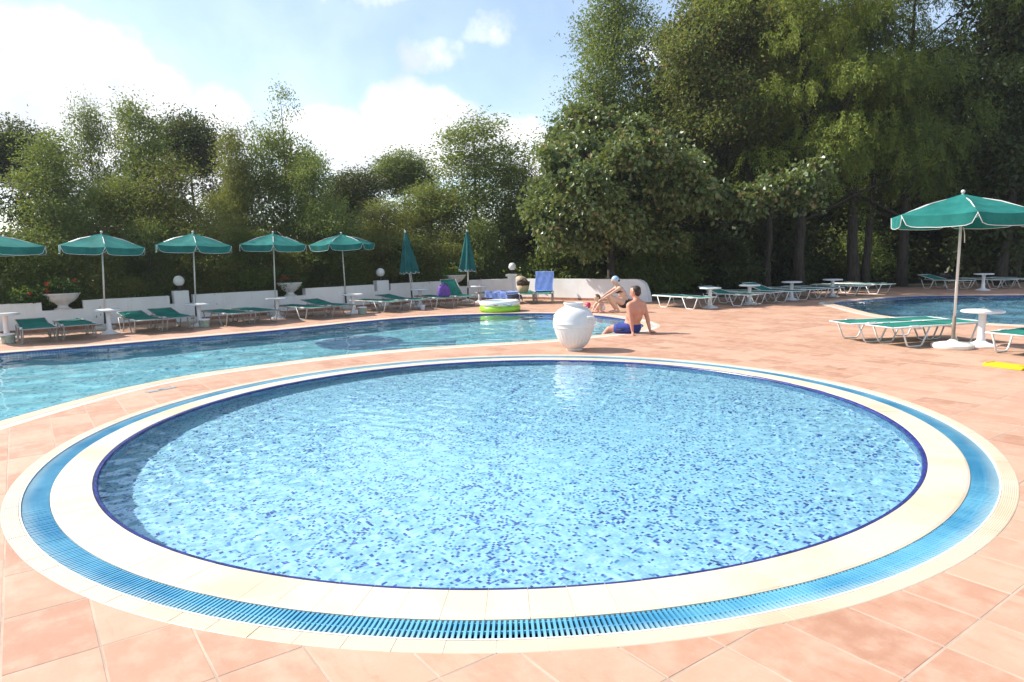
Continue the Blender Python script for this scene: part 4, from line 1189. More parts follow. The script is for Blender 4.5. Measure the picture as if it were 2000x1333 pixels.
# inflatable ring pool
r = tag(empty('inflatable_pool', (-.33, 19.95, .004)), 'round inflatable paddling pool, lime green below and white with coloured prints above', 'inflatable')
def torus(mb, R_, rad, z, n=48, m=14):
    b = len(mb.v)
    for i in range(n):
        for k in range(m):
            a, c = 2 * PI * i / n, 2 * PI * k / m; q = R_ + rad * math.cos(c); mb.v.append((q * math.cos(a), q * math.sin(a), z + rad * math.sin(c)))
    for i in range(n):
        for k in range(m): mb.f.append((b + i * m + k, b + ((i + 1) % n) * m + k, b + ((i + 1) % n) * m + (k + 1) % m, b + i * m + (k + 1) % m))
mb = MB(); torus(mb, .52, .088, .085); mb.build('lower_tube', plain('lime_vinyl', (.30, .62, .03), .25, .08, 5), r, True)
mb = MB(); torus(mb, .515, .080, .235); up = mb.build('upper_tube', plain('white_vinyl', (.74, .76, .74), .25, .05, 5), r, True)
mb = MB(); mb.lathe([(.5, .02), (.5, .03), (.01, .03)], 40); mb.build('floor', plain('blue_vinyl', (.25, .5, .7), .3, .1, 5), r)
for a, s, c, nm in ((-100, .055, (.55, .05, .03), 'red_print'), (-62, .08, (.08, .22, .55), 'blue_print'), (-135, .04, (.7, .6, .1), 'yellow_print'), (-75, .04, (.1, .4, .55), 'teal_print')):
    mb = MB(); a = R(a); pts = []
    for i in range(18):
        t = 2 * PI * i / 18; aa = a + s * 1.25 * math.cos(t) / .6; c2 = .25 + s * 1.1 * math.sin(t) / .085 * .8; q = .515 + .0825 * math.cos(c2)
        pts.append((q * math.cos(aa), q * math.sin(aa), .235 + .0825 * math.sin(c2) - .02))
    mb.poly(pts); mb.build('print', plain(nm, c, .3, .1, 5), up)
# yellow folded floor sign lying flat
r = tag(empty('floor_sign', (6.62, 8.98, 0), R(-64)), 'flat yellow folding floor sign lying on the terrace near the right edge', 'sign')
M_YEL = plain('yellow_plastic', (.80, .56, .015), .4, .06, 6)
def sign_leaf(z0, z1, sh):
    mb = MB(); w = .14; h = .30
    out = [(-h + .02, -w), (h - .10, -w), (h - .10, -w + .05), (h - .02, -w + .06), (h, -w + .08), (h, w - .08), (h - .02, w - .06), (h - .10, w - .05), (h - .10, w), (-h + .02, w), (-h, w - .03), (-h, -w + .03)]
    mb.prism([(a + sh, b) for a, b in out], z0, z1); return mb
sign_leaf(.004, .018, 0).build('panel', M_YEL, r); sign_leaf(.021, .034, .012).build('panel', M_YEL, r)
mb = MB(); mb.tube([(-.27, -.10, .036), (-.27, .10, .036)], .012, 8); mb.build('hinge', M_YEL, r)
mb = MB(); mb.prism([(.16 + .05 * math.cos(t), .07 * math.sin(t)) for t in [2 * PI * i / 20 for i in range(20)]], .0345, .038); mb.build('grip', plain('amber_plastic', (.62, .38, .01), .45, .1, 6), r)
r = tag(empty('skimmer_cover', (-4.62, 8.86, .001), R(58)), 'narrow pale grey cover plate let into the tiles between the two pools', 'cover')
mb = MB(); mb.prism([(-.19, -.05), (.19, -.05), (.19, .05), (-.19, .05)], 0, .006); mb.build('plate', plain('grey_plate', (.30, .33, .35), .5, .1, 9), r)
mb = MB(); mb.prism([(-.03, -.012), (.03, -.012), (.03, .012), (-.03, .012)], .006, .0085); mb.build('grip', M_BLACK, r)
# toys by the child
def toy(name, x, y, prof, mat, label, cat, n=18):
    r = tag(empty(name, (x, y, 0)), label, cat); mb = MB(); mb.lathe(prof, n); mb.build('body', mat, r, autosmooth=R(40)); return r
M_PINK = plain('pink_plastic_toy', (.75, .14, .30), .35, .1, 6)
b = toy('toy_bucket', 2.02, 18.72, [(.06, .004), (.065, .01), (.085, .14), (.092, .145), (.08, .145), (.06, .02)], plain('aqua_plastic', (.20, .52, .58), .35, .1, 6), 'small pale blue toy bucket behind the big white jar', 'toy')
mb = MB(); mb.tube(bezier((-.085, 0, .14), (0, 0, .27), (.085, 0, .14), 8), .005, 5); mb.build('handle', M_WPLASTIC, b, True)
bl = empty('toy_ball', (2.28, 20.3, .085)); mb = MB(); mb.sphere((0, 0, 0), .085, 18, 12); mb.build('body', plain('crimson_ball', (.55, .03, .10), .35, .1, 5), bl, True); tag(bl, 'crimson toy ball on the tiles behind the child', 'ball')
for i, (x, y, a, l) in enumerate([(2.30, 18.10 + .62, 20, 'pink beach sandal beside the child, nearer the water'), (2.46, 18.80, -15, 'pink beach sandal beside the child, farther from the water')]):
    s = tag(empty('beach_sandal', (x, y, .003), R(a)), l, 'sandal', 'pink sandals')
    mb = MB(); mb.prism([(.11 * math.cos(t), (.042 - .008 * math.cos(t)) * math.sin(t)) for t in [2 * PI * k / 20 for k in range(20)]], 0, .022); mb.build('sole', M_PINK, s)
    mb = MB(); mb.tube(bezier((.0, -.038, .02), (.03, 0, .085), (.0, .038, .02), 6), .008, 6); mb.build('strap', M_PINK, s, True)
c = toy('paper_cup', -2.72, 21.05, [(.06, .004), (.065, .01), (.085, .16), (.08, .16), (.06, .02), (.01, .012)], plain('cup_paper', (.66, .70, .78), .6, .06, 8), 'pale plastic tub on the tiles beside the lounger with the purple bag', 'tub')

# ================================================================== people
def figure(name, parts, mat, parent, voxel=.013, smooth=5):
    """overlapping limbs and masses fused into one continuous skin"""
    mb = MB()
    for p in parts:
        if p[0] == 'c':                       # limb: chain of joints with a radius each
            pts, rad = p[1], p[2]
            fine, fr = [], []
            for i in range(len(pts) - 1):
                for k in range(5):
                    u = k / 5; fine.append(Vector(pts[i]).lerp(Vector(pts[i + 1]), u)); fr.append(rad[i] * (1 - u) + rad[i + 1] * u)
            fine.append(Vector(pts[-1])); fr.append(rad[-1])
            mb.tube(fine, fr, 12)
            for q, r_ in zip(pts, rad): mb.sphere(q, r_ * .995, 12, 8)
        else: mb.sphere(p[1], p[2], 18, 12)
    me = mb.data(name, mat); o = bpy.data.objects.new(name, me); COL.objects.link(o)
    m = o.modifiers.new('fuse', 'REMESH'); m.mode = 'VOXEL'; m.voxel_size = voxel; m.use_smooth_shade = True
    s = o.modifiers.new('smooth', 'SMOOTH'); s.factor = .5; s.iterations = smooth
    dg = bpy.context.evaluated_depsgraph_get(); new = bpy.data.meshes.new_from_object(o.evaluated_get(dg))
    o.modifiers.clear(); o.data = new
    new.materials.clear(); new.materials.append(mat)
    new.polygons.foreach_set('use_smooth', [True] * len(new.polygons))
    o.parent = parent
    return o
def mat_skin(name, col, red):
    m, t, p = material(name); g = nnode(t, 'ShaderNodeNewGeometry'); n = tnoise(t, g.outputs['Position'], 7, 4)
    lnk(t, tmix(t, tramp(t, n, .35, .7), col, red), p.inputs['Base Color'])
    p.inputs['Roughness'].default_value = .5; p.inputs['Subsurface Weight'].default_value = .12; p.inputs['Subsurface Radius'].default_value = (.02, .008, .004)
    return m
def hand(parts, wrist, fwd, side, up, size=1.0, thumb=1, curl=.2):
    """palm, four unequal bent fingers and a thumb from its side"""
    w, f, s, u = Vector(wrist), Vector(fwd).normalized(), Vector(side).normalized(), Vector(up).normalized()
    parts.append(('c', [w, w + f * .04 * size, w + f * .085 * size], [.024 * size, .030 * size, .028 * size]))
    for k, (o, l) in enumerate(((-.030, .060), (-.010, .074), (.010, .070), (.030, .055))):
        a = w + f * .08 * size + s * o * size; b = a + (f + s * o * 3 - u * curl * .4) * l * .55 * size; c = b + (f - u * curl) * l * .5 * size
        parts.append(('c', [a, b, c], [.0105 * size, .0095 * size, .008 * size]))
    a = w + f * .025 * size + s * thumb * .028 * size; b = a + (f * .5 + s * thumb * .9) * .04 * size; c = b + (f * .9 + s * thumb * .3 - u * curl) * .03 * size
    parts.append(('c', [a, b, c], [.013 * size, .011 * size, .009 * size]))
def head(parts, c, fwd, up, r=.098):
    c, f, u = Vector(c), Vector(fwd).normalized(), Vector(up).normalized(); s = f.cross(u).normalized()
    k = r / .098
    parts.append(('s', c, (.082 * k, .082 * k, .105 * k))); parts.append(('s', c + f * .018 * k + u * .02 * k, (.085 * k, .085 * k, .09 * k)))
    parts.append(('c', [c + f * .055 * k - u * .05 * k, c + f * .06 * k - u * .085 * k], [.042 * k, .032 * k]))          # jaw and chin
    parts.append(('c', [c + f * .088 * k + u * .012 * k, c + f * .112 * k - u * .022 * k], [.012 * k, .016 * k]))          # nose
    parts.append(('c', [c + f * .083 * k - u * .052 * k - s * .02 * k, c + f * .083 * k - u * .052 * k + s * .02 * k], [.012 * k, .012 * k]))   # mouth
    for q in (-1, 1):
        parts.append(('c', [c + s * q * .083 * k - u * .022 * k, c + s * q * .090 * k + u * .018 * k], [.014 * k, .018 * k]))   # ears
        parts.append(('s', c + f * .072 * k + s * q * .032 * k + u * .022 * k, (.016 * k,) * 3))                              # brow
M_EYE = plain('eye_dark', (.02, .014, .01), .2, .1, 5)
def eyes(parent, c, fwd, up, r):
    c, f, u = Vector(c), Vector(fwd).normalized(), Vector(up).normalized(); s = f.cross(u).normalized(); k = r / .098
    for q in (-1, 1):
        mb = MB(); mb.sphere(c + f * .089 * k + s * q * .032 * k + u * .006 * k, .0095 * k, 10, 6); mb.build('eye', M_EYE, parent, True)

# the man on the pool edge: back to us, leaning on straight arms, legs in the water
man = tag(empty('person', (2.44, 13.86, .004)), 'shirtless man in blue trunks sitting on the pool edge, leaning back on his arms', 'person')
F = Vector((-.55, .835, 0)); Lf = Vector((-.835, -.55, 0)); U = Vector((0, 0, 1)); LG = Vector((-.93, .36, 0)).normalized(); LS = Vector((-.36, -.93, 0)).normalized()
def mp(f, l, z): return F * f + Lf * l + U * z
M_SKIN_M = mat_skin('tanned_skin', (.55, .27, .18), (.60, .25, .165))
P_ = []
P_.append(('c', [mp(0, -.085, .115), mp(0, .085, .115)], [.125, .125]))
P_.append(('s', mp(-.02, 0, .20), (.165, .165, .13)))
P_.append(('s', mp(-.07, 0, .34), (.172, .165, .15)))
P_.append(('s', mp(-.115, .055, .47), (.15, .14, .15))); P_.append(('s', mp(-.115, -.055, .47), (.15, .14, .15)))
P_.append(('c', [mp(-.13, -.165, .575), mp(-.14, 0, .60), mp(-.13, .165, .575)], [.075, .095, .075]))
P_.append(('c', [mp(-.145, -.07, .63), mp(-.14, 0, .66), mp(-.145, .07, .63)], [.05, .075, .05]))
P_.append(('c', [mp(-.14, 0, .62), mp(-.125, 0, .73)], [.066, .060]))
HC = mp(-.105, .0, .835); HF = (F + Lf * .35 - U * .12).normalized()
head(P_, HC, HF, U, .105)
for q in (-1, 1):
    sh = mp(-.13, q * .185, .565); el = mp(-.21, q * .225, .31); wr = mp(-.27, q * .235, .075)
    P_.append(('c', [sh, sh.lerp(el, .5), el, el.lerp(wr, .35), wr], [.070, .056, .043, .043, .029]))
    hd = (-F * .75 + Lf * q * .65).normalized(); hand(P_, mp(-.275, q * .235, .035), hd - U * .22, hd.cross(U), U, 1.0, -q, .05)
    hip = Vector((0, 0, .105)) + LS * q * .095 + LG * .02; kn = LG * (.44 if q > 0 else .42) + LS * q * .13 + U * .085; an = LG * .72 + LS * q * .12 - U * .26; toe = an + LG * .15 - U * .10
    P_.append(('c', [hip, hip.lerp(kn, .5), kn, kn.lerp(an, .35), an], [.098, .083, .058, .056, .038]))
    P_.append(('c', [an, an + LG * .07 - U * .05, toe], [.040, .038, .028]))
body = figure('body', P_, M_SKIN_M, man)
eyes(man, HC, HF, U, .105)
S_ = [('c', [mp(0, -.085, .105), mp(0, .085, .105)], [.137, .137]), ('s', mp(-.015, 0, .16), (.172, .172, .10))]
for q in (-1, 1):
    hip = Vector((0, 0, .105)) + LS * q * .095 + LG * .02; kn = LG * .43 + LS * q * .13 + U * .085
    S_.append(('c', [hip, hip.lerp(kn, .30), hip.lerp(kn, .62)], [.112, .106, .100]))
figure('swim_trunks', S_, plain('royal_blue', (.03, .05, .26), .8, .2, 10), man)
Hh = [('s', HC + U * .035 - HF * .022, (.093, .093, .092)), ('s', HC - HF * .040 - U * .015, (.080, .080, .088)), ('s', HC + U * .085 + HF * .03, (.062, .062, .036))]
figure('hair', Hh, plain('dark_brown_hair', (.035, .022, .014), .7, .5, 40, .8, bscale=120), man, .009, 3)
mb = MB()
for q in (-1, 1):
    hip = Vector((0, 0, .105)) + LS * q * .095 + LG * .02; kn = LG * .43 + LS * q * .13 + U * .085
    a = hip.lerp(kn, .22) + LS * q * .104; b2 = hip.lerp(kn, .60) + LS * q * .096; mb.tube([a - U * .02, b2 - U * .02], .018, 6)
mb.build('trunk_stripe', plain('charcoal_cloth', (.03, .03, .05), .8, .1, 8), man, True)

# the woman crouching at the far corner in a pale bathing cap
wom = tag(empty('person', (2.86, 18.62, .0)), 'woman in pale blue bathing cap and black bikini crouching at the pool corner', 'person')
F = Vector((-.98, -.18, 0)).normalized(); Lf = Vector((.18, -.98, 0)).normalized()
M_SKIN_W = mat_skin('fair_skin', (.60, .37, .27), (.66, .42, .31))
P_ = []
P_.append(('c', [mp(-.20, -.075, .25), mp(-.20, .075, .25)], [.125, .125]))
P_.append(('s', mp(-.215, 0, .38), (.125, .13, .12))); P_.append(('s', mp(-.165, 0, .50), (.12, .135, .12)))
P_.append(('s', mp(-.10, 0, .60), (.115, .13, .10)))
P_.append(('c', [mp(-.055, -.125, .665), mp(-.055, 0, .68), mp(-.055, .125, .665)], [.055, .075, .055]))
P_.append(('c', [mp(-.055, 0, .69), mp(.0, 0, .79)], [.052, .046]))
HC = mp(.03, 0, .865); HF = (F - U * .25).normalized(); HU = (U + F * .25).normalized()
head(P_, HC, HF, HU, .098)
for q in (-1, 1):
    sh = mp(-.05, q * .145, .66); el = mp(.20, q * .15, .52); wr = mp(.42, q * .08, .385)
    P_.append(('c', [sh, sh.lerp(el, .5), el, el.lerp(wr, .3), wr], [.052, .043, .034, .034, .023]))
    hand(P_, wr, mp(.9, -q * .2, -.35), Lf, U, .85, -q, .5)
    hip = mp(-.19, q * .10, .25); kn = mp(.20, q * .14, .44); an = mp(.0, q * .12, .085); toe = mp(.17, q * .13, .028)
    P_.append(('c', [hip, hip.lerp(kn, .5), kn], [.102, .083, .056])); P_.append(('c', [kn, kn.lerp(an, .4), an], [.055, .056, .034]))
    P_.append(('c', [an - F * .03 - U * .045, an + F * .07 - U * .04, toe], [.034, .032, .024]))
figure('body', P_, M_SKIN_W, wom, .012); eyes(wom, HC, HF, HU, .098)
figure('bathing_cap', [('s', HC + HU * .030 - HF * .012, (.104, .104, .098)), ('s', HC - HF * .035 + HU * .005, (.090, .090, .090))], plain('pale_blue_cap', (.32, .50, .66), .45, .1, 12), wom, .010, 4)
figure('cap_print', [('s', HC - HF * .080 + Lf * .055 - HU * .02, (.034, .034, .036))], plain('navy_print', (.012, .014, .03), .5, .1, 5), wom, .008, 2)
figure('bikini_top', [('c', [mp(-.02, .125, .565), mp(-.10, .128, .56), mp(-.19, .06, .56), mp(-.205, 0, .56), mp(-.19, -.06, .56), mp(-.10, -.128, .56)], [.034, .016, .013, .013, .013, .016]), ('s', mp(.0, .085, .565), (.055, .055, .048)), ('s', mp(.0, -.085, .565), (.055, .055, .048))], M_BLACK, wom, .008, 2)
figure('bikini_bottom', [('c', [mp(-.20, -.078, .238), mp(-.20, .078, .238)], [.131, .131])], M_BLACK, wom, .010, 3)

# the small child squatting over the toys
kid = tag(empty('person', (2.40, 18.62, 0)), 'small child in a white nappy squatting over pink sandals by the pool', 'person')
F = Vector((-.9, -.43, 0)).normalized(); Lf = Vector((.43, -.9, 0)).normalized(); P_ = []
P_.append(('c', [mp(-.07, -.035, .14), mp(-.07, .035, .14)], [.075, .075])); P_.append(('s', mp(-.055, 0, .22), (.078, .078, .08))); P_.append(('s', mp(-.01, 0, .29), (.075, .08, .065)))
P_.append(('c', [mp(.02, 0, .32), mp(.04, 0, .36)], [.04, .04])); HC = mp(.075, 0, .415); HF = (F - U * .5).normalized(); HU = (U + F * .5).normalized(); head(P_, HC, HF, HU, .082)
for q in (-1, 1):
    sh = mp(.01, q * .075, .30); el = mp(.11, q * .09, .19); wr = mp(.17, q * .06, .085)
    P_.append(('c', [sh, el, wr], [.033, .027, .020])); hand(P_, wr, mp(.5, 0, -.8), Lf, F, .5, -q, .3)
    hip = mp(-.06, q * .05, .14); kn = mp(.08, q * .09, .20); an = mp(-.01, q * .08, .045); toe = mp(.07, q * .085, .018)
    P_.append(('c', [hip, kn, an], [.055, .040, .026])); P_.append(('c', [an - U * .02, toe], [.024, .018]))
figure('body', P_, M_SKIN_W, kid, .010, 3); eyes(kid, HC, HF, HU, .082)
figure('nappy', [('c', [mp(-.07, -.037, .135), mp(-.07, .037, .135)], [.084, .084]), ('s', mp(-.07, 0, .17), (.082, .082, .05))], plain('white_cotton', (.75, .75, .78), .9, .05, 10), kid, .008, 3)
figure('hair', [('s', HC + HU * .022 - HF * .014, (.080, .080, .076)), ('s', HC - HF * .03 - HU * .01, (.07, .07, .07))], plain('brown_hair', (.12, .065, .03), .75, .5, 50, .8, bscale=120), kid, .008, 2)

# ================================================================== trees and shrubs
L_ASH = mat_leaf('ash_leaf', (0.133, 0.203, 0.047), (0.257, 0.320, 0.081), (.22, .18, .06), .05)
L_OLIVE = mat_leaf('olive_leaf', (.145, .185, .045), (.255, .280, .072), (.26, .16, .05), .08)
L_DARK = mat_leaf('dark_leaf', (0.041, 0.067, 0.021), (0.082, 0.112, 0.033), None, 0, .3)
L_MID = mat_leaf('mid_leaf', (0.114, 0.179, 0.046), (0.220, 0.277, 0.073), (.2, .16, .05), .03)
L_LIME = mat_leaf('linden_leaf', (0.095, 0.149, 0.043), (0.189, 0.236, 0.074), (.30, .22, .09), .05, .32, .36, .55)
L_WIL = mat_leaf('willow_leaf', (0.180, 0.247, 0.039), (0.323, 0.375, 0.062), (.26, .25, .06), .06, .45)
L_BUSH = mat_leaf('bush_leaf', (.10, .16, .028), (.18, .23, .045), None, 0, .42)
def tree(x, y, h, lobes, label, leaf, nclus, per, ll, lw, spread, r, seed, nlimb=40, bark=None, hang=.2, strand=0.0, name='tree', base=(0, 0), lean=(0, 0), cat='tree', group=None, low=.22, th=.93, rag=1.0):
    t = tag(empty(name, (x, y, -.01)), label, cat, group)
    P, _ = crown(t, lobes, nclus, per, ll, lw, spread, leaf, seed, hang, strand, rag=rag)
    trunk(t, h * th, r, P, seed, nlimb, bark or M_BARK, base, None, lean, low=low)
    return t
def column(h, w, base=.12, seed=0, n=7, taper=.55):
    """irregular upright crown: lobes stacked up the stem"""
    q = random.Random(seed); out = []
    for i in range(n):
        u = i / (n - 1); z = h * (base + (.93 - base) * u)
        ww = w * (1 - taper * max(0, u - .35) / .65) * q.uniform(.75, 1.1)
        for s in (-1, 1): out.append((s * ww * q.uniform(.15, .35), q.uniform(-.3, .3) * ww, z + q.uniform(-.2, .2), ww * q.uniform(.35, .5), ww * q.uniform(.35, .5), h / n * q.uniform(.6, .95)))
    out.append((q.uniform(-.1, .1), 0, h * .95, w * .13, w * .13, h * .07))
    return out
def rounded(h, w, base=.3, seed=0, n=10):
    q = random.Random(seed); out = []
    for i in range(n):
        a = q.uniform(0, 2 * PI); u = q.random(); z = h * (base + (.9 - base) * u); rr = w / 2 * math.sin(PI * min(.95, .25 + .7 * u)) * .62
        s = w * q.uniform(.17, .27); out.append((rr * math.cos(a), rr * math.sin(a), z, s, s, s * .8))
    return out
GT = 'thicket trees behind the white wall'
# x, y, height, width, kind, label, extra
T = [(-15.0, 21.6, 6.1, 2.6, 'r', L_DARK, 'dense dark tree behind the leftmost parasol'),
     (-12.9, 20.0, 5.2, 2.7, 'c', L_MID, 'bushy tree between the first and second open parasols'),
     (-13.7, 23.2, 6.75, 1.7, 'c', L_MID, 'slender wispy tree left of the one above the second parasol'),
     (-11.75, 22.2, 6.55, 2.5, 'c', L_MID, 'upright tree with a tufted top above the second open parasol'),
     (-12.0, 26.6, 7.25, 3.3, 'r', L_DARK, 'dark round-headed tree showing behind the thicket above the third parasol'),
     (-10.2, 21.4, 4.7, 2.5, 'c', L_OLIVE, 'olive green bushy tree behind the third open parasol'),
     (-9.45, 24.0, 6.0, 1.9, 'c', L_OLIVE, 'thin yellowish tree left of the tallest pointed one'),
     (-7.92, 25.0, 8.05, 2.5, 's', L_ASH, 'tallest slender tree, its open pointed top above the fourth parasol'),
     (-6.75, 24.2, 5.1, 2.4, 'c', L_ASH, 'bushy tree on the right flank of the tallest slender one'),
     (-6.8, 30.5, 5.5, 3.3, 'r', L_DARK, 'dark low tree in the gap above the fifth parasol'),
     (-4.75, 32.0, 6.5, 3.5, 'r', L_MID, 'round-headed tree standing behind the yellow-green thicket'),
     (-4.6, 26.3, 3.7, 2.9, 'c', L_OLIVE, 'low yellow-green tree behind the leaning closed parasol'),
     (-1.35, 29.0, 7.05, 4.2, 'c', L_ASH, 'broad cone-shaped tree behind the upright closed parasol'),
     (-3.1, 27.6, 4.2, 2.7, 'c', L_OLIVE, 'olive tree between the two closed parasols'),
     (.75, 31.0, 5.5, 2.4, 'c', L_DARK, 'dark narrow tree just left of the big-leaved tree'),
     (-16.8, 19.0, 5.4, 3.0, 'c', L_MID, 'bushy tree at the far left edge behind the wall')]
_crowns = {}
def shared_tree(x, y, h, w, kind, variant, leaf, label, rz, r=.05, group=None, dens=1.0):
    # crowns of one kind share their leaves; every tree is turned and stretched to its own size
    H0, W0 = 6.0, 2.6; key = (kind, variant)
    t = tag(empty('tree', (x, y, -.01)), label, 'tree', group); t.rotation_euler = (0, 0, rz); t.scale = (w / W0, w / W0, h / H0)
    if key in _crowns:
        for part in _crowns[key]:
            o = part.copy(); COL.objects.link(o); o.parent = t
            if part.name.startswith('crown'): o.material_slots[0].link = 'OBJECT'; o.material_slots[0].material = leaf
        return t
    if kind == 'r': lob = rounded(H0, W0 * 1.15, .14, variant, 18)
    elif kind == 's': lob = column(H0 * .74, W0 * 1.2, .08, variant, 8, .35) + [(q * .30, .12 * q, H0 * (.70 + .055 * j), .30, .30, .26) for j, q in enumerate((-1, 1, -.6, .9, .2))] + [(0, 0, H0 * .965, .12, .12, .22)]
    else: lob = column(H0, W0 * 1.08, .08, variant, 8, .5)
    P, o = crown(t, lob, int(1500 * dens), 32, .082, .038, .17, leaf, 200 + variant + ord(kind), .25, rag=1.5)
    tr = trunk(t, H0 * .9, .06, P, 200 + variant, 44, M_BARK_G)
    o.material_slots[0].link = 'OBJECT'; o.material_slots[0].material = leaf
    _crowns[key] = (o, tr); return t
for i, (x, y, h, w, k, m, lab) in enumerate(T):
    shared_tree(x, y, h, w * 1.12, k, {'c': (1, 2, 3)[i % 3], 'r': (1, 2)[i % 2], 's': 1}[k], m, lab, i * 1.9, group=GT)
# the shrubs that fill the strip right behind the wall
rs = random.Random(12); sh = 0
wl = [w[0] for w in WALL if w[0][0] < .1]
SH = ['first', 'second', 'third', 'fourth', 'fifth', 'sixth', 'seventh', 'eighth', 'ninth', 'tenth', 'eleventh', 'twelfth', 'thirteenth', 'fourteenth']
acc = np.r_[0, np.cumsum([math.dist(wl[i], wl[i + 1]) for i in range(len(wl) - 1)])]
for i in range(14):
    s = 2.2 + (acc[-1] - 2.4) * i / 13; x = np.interp(s, acc, [p[0] for p in wl]); y = np.interp(s, acc, [p[1] for p in wl])
    h = rs.uniform(2.1, 2.9); w = rs.uniform(1.7, 2.1); off = 1.55 + rs.uniform(0, .35)
    t = tag(empty('shrub', (x - .62 * off, y + .78 * off, -.01)), f'olive leafy shrub behind the white wall, {SH[i]} from left along it', 'shrub', 'shrubs behind the white wall')
    t.rotation_euler = (0, 0, i * 1.7); t.scale = (w / 1.9, w / 1.9, h / 2.5); leaf = (L_OLIVE, L_MID, L_OLIVE, L_BUSH)[i % 4]
    if i < 3:
        P, fo = crown(t, rounded(2.5, 2.4, .12, 50 + i, 16) + [(0, 0, .6, .95, .85, .5)], 620, 26, .078, .036, .14, leaf, 300 + i, name='foliage')
        mb = MB(); q = random.Random(i)
        for k in range(10):
            e = Vector(P[q.randrange(len(P))].tolist()); b0 = Vector((q.uniform(-.3, .3), q.uniform(-.2, .2), 0)); mb.tube(bezier(b0, b0.lerp(e, .5) + Vector((0, 0, .3)), e, 5), [.016, .014, .012, .01, .008, .006], 5, False)
        _crowns['shrub', i] = (fo, mb.build('stems', M_BARK_G, t, True))
        fo.material_slots[0].link = 'OBJECT'; fo.material_slots[0].material = leaf
    else:
        for part in _crowns['shrub', i % 3]:
            o = part.copy(); COL.objects.link(o); o.parent = t
            if part.name.startswith('foliage'): o.material_slots[0].link = 'OBJECT'; o.material_slots[0].material = leaf
# big trees
tree(4.45, 29.6, 12.4, column(12.4, 5.0, .2, 61, 11, .62), 'very tall ash-like tree rising behind the big-leaved tree', L_ASH, 3800, 28, .125, .055, .28, .17, 401, 60, M_BARK_G)
# trunk stands at x 3.75; crown lobes given round it
def clumps(seed, n, c, rad, s0, s1):
    # many small leafy clumps with gaps between them, crowding the outside of the crown
    q = random.Random(seed); out = []
    while len(out) < n:
        v = Vector((q.gauss(0, 1), q.gauss(0, 1), q.gauss(0, 1))).normalized() * q.uniform(.25, 1) ** .5 * q.uniform(.86, 1.1)
        s_ = q.uniform(s0, s1); z = c[2] + v.z * rad[2]
        if z < 1.9: continue
        out.append((c[0] + v.x * rad[0], c[1] + v.y * rad[1], z, s_, s_, s_ * .58))
    return out
LIN = clumps(5, 62, (.1, -.5, 3.8), (3.3, 3.2, 2.2), .45, .80) + clumps(6, 16, (-.5, .4, 5.3), (1.7, 1.6, 1.2), .4, .65) + [(0, 0, 3.4, 1.6, 1.5, 1.1), (1.6, -1.2, 3.6, 1.3, 1.4, .9),
       (6.0, -1.2, 3.75, .75, .7, .34), (6.5, -1.3, 4.15, .5, .45, .25), (5.1, -1.2, 3.55, .75, .7, .35), (6.3, -1.4, 3.15, .45, .4, .22), (4.2, -1.0, 3.2, .8, .9, .45)]
tree(3.55, 24.3, 6.3, LIN, 'broad big-leaved tree with sunlit pale leaves behind the crouching woman', L_LIME, 3900, 24, .165, .13, .17, .16, 402, 60, M_BARK, hang=.55, low=.3, rag=1.2)
tree(8.35, 27.3, 12.8, clumps(8, 70, (0, 0, 8.2), (2.5, 2.4, 4.9), .6, 1.0), 'tall brownish-green tree between the big-leaved tree and the feathery one', mat_leaf('brown_green_leaf', (.105, .150, .040), (.200, .235, .068), (.26, .17, .07), .1), 3600, 26, .14, .072, .30, .19, 403, 50)
def sprays(seed, n, h0, h1, w, d):
    q = random.Random(seed); out = []
    for i in range(n):
        u = i / (n - 1); z = h0 + (h1 - h0) * u; a = q.uniform(0, 2 * PI); rr = math.sqrt(q.uniform(.02, .95))
        z += q.uniform(-.5, .5)
        out.append((w * rr * math.cos(a), d * rr * math.sin(a) - .3, z, q.uniform(.7, 1.35), q.uniform(.7, 1.2), q.uniform(.45, .8)))
    return out
WL1 = sprays(4, 85, 4.4, 13.6, 3.9, 3.6)
tree(11.3, 26.9, 12.8, WL1, 'feathery yellow-green willow-like tree hanging over the shaded row of loungers', L_WIL, 4600, 30, .125, .036, .26, .2, 404, 40, M_BARK, strand=.42, rag=1.5)
WL2 = sprays(9, 70, 3.8, 13.6, 3.7, 3.2)
tree(15.7, 27.6, 12.8, WL2, 'feathery drooping tree above the big parasol', mat_leaf('willow_leaf_deep', (.095, .150, .030), (.180, .235, .048), None, 0, .42), 3400, 30, .13, .036, .28, .2, 405, 40, M_BARK, strand=.6, rag=1.5)
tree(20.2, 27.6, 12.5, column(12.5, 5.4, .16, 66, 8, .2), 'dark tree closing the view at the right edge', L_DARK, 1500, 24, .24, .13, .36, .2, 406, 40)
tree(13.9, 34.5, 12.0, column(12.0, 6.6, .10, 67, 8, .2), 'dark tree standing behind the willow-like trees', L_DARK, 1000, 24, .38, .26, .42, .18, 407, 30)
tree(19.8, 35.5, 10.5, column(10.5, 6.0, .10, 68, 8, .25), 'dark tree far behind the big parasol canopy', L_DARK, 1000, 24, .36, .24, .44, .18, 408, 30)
tree(9.6, 36.0, 11.0, column(11.0, 6.5, .08, 69, 8, .3), 'dark tree far behind the brownish-green one', L_DARK, 900, 24, .38, .26, .42, .18, 409, 30)
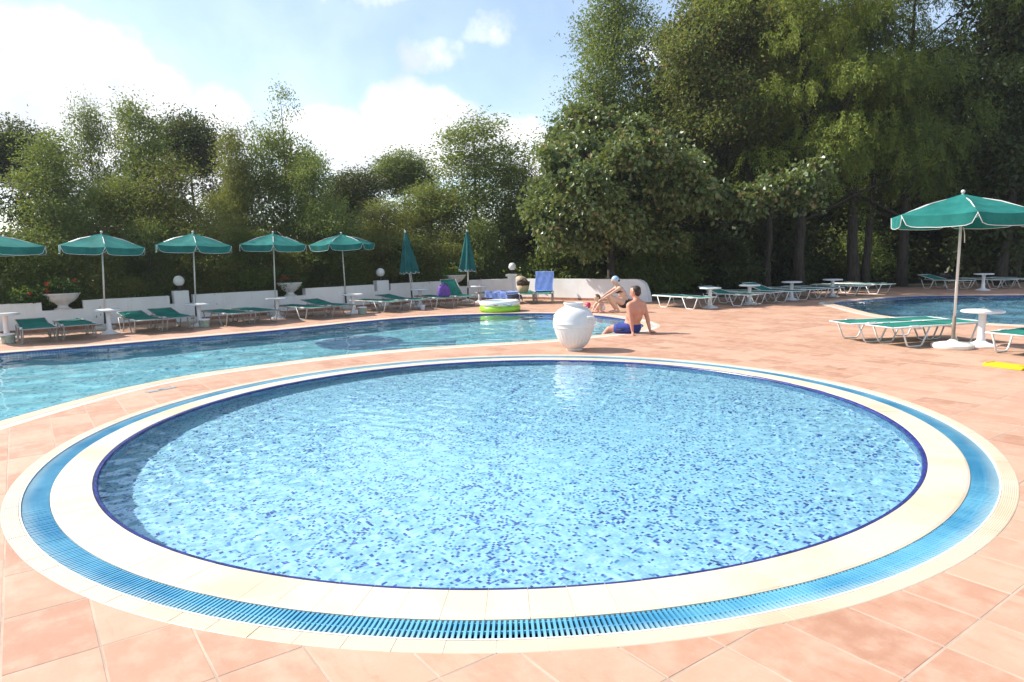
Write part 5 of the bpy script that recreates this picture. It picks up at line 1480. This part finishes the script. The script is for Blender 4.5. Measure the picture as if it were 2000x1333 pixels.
# bare trunks standing in the shade
for i, (x, y, h, r, lean, lab) in enumerate([(10.05, 27.0, 6.0, .16, (.2, 0), 'dark trunk in the shade right of the big-leaved tree'), (13.65, 27.4, 7.0, .24, (-.2, 0), 'thickest dark trunk behind the shaded row, one of two close together'),
                                            (14.25, 27.6, 7.0, .17, (.3, 0), 'thinner dark trunk right beside the thickest one'), (18.7, 26.2, 7.0, .20, (.5, 0), 'leaning dark trunk near the right edge')]):
    t = tag(empty('tree', (x, y, -.01)), lab, 'tree', 'shaded trunks under the big trees')
    lob = [(0, 0, h * .92, 1.5, 1.3, 1.1), (.8, .2, h * .75, 1.0, 1.0, .8), (-.8, 0, h * .8, 1.0, 1.0, .8)]
    P, _ = crown(t, lob, 220, 22, .16, .06, .30, L_DARK, 420 + i)
    trunk(t, h, r, P, 430 + i, 14, M_BARK, lean=lean, low=.5)
# undergrowth under the big trees, shrub by shrub
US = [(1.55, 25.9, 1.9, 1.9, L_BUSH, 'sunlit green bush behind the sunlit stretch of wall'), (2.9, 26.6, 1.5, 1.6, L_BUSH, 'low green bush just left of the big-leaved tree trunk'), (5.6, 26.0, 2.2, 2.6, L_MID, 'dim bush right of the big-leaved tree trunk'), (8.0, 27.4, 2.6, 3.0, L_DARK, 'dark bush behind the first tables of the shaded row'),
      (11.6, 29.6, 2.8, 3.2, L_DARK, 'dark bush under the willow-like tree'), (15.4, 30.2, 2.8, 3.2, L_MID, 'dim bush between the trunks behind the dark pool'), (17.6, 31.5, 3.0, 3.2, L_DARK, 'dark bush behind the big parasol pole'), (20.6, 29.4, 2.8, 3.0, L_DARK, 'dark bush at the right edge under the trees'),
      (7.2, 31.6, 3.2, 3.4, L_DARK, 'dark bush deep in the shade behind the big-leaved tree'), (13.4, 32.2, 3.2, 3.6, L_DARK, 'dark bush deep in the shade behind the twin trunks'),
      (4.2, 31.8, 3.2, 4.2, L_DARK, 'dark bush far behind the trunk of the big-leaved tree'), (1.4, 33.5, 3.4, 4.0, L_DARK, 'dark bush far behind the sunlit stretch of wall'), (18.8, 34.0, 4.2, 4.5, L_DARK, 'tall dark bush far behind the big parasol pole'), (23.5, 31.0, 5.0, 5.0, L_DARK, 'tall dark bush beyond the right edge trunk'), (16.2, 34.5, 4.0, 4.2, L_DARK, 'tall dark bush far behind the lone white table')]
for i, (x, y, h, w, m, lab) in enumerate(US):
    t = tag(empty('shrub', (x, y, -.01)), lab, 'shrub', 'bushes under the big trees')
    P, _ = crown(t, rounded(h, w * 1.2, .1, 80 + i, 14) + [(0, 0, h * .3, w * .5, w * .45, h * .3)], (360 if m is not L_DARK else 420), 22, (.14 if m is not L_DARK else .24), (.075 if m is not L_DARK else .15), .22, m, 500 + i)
    mb = MB(); q = random.Random(i)
    for k in range(8):
        e = Vector(P[q.randrange(len(P))].tolist()); b0 = Vector((q.uniform(-.3, .3), q.uniform(-.2, .2), 0)); mb.tube(bezier(b0, b0.lerp(e, .5) + Vector((0, 0, .3)), e, 5), [.02, .017, .014, .012, .009, .006], 5, False)
    mb.build('stems', M_BARK, t, True)

# ================================================================== thin haze volume added to lift the darks, imitating lens glare
mb = MB(); mb.box((3, 20, 6.8), (90, 70, 18.4))
hz = mb.build('haze', None); tag(hz, kind='stuff')
m = bpy.data.materials.new('haze'); m.use_nodes = True; t = m.node_tree; t.nodes.clear()
o = nnode(t, 'ShaderNodeOutputMaterial'); v = nnode(t, 'ShaderNodeVolumePrincipled')
v.inputs['Color'].default_value = (.92, .95, 1, 1); v.inputs['Density'].default_value = .0006; v.inputs['Anisotropy'].default_value = .35
lnk(t, v.outputs[0], o.inputs['Volume']); hz.data.materials.append(m)
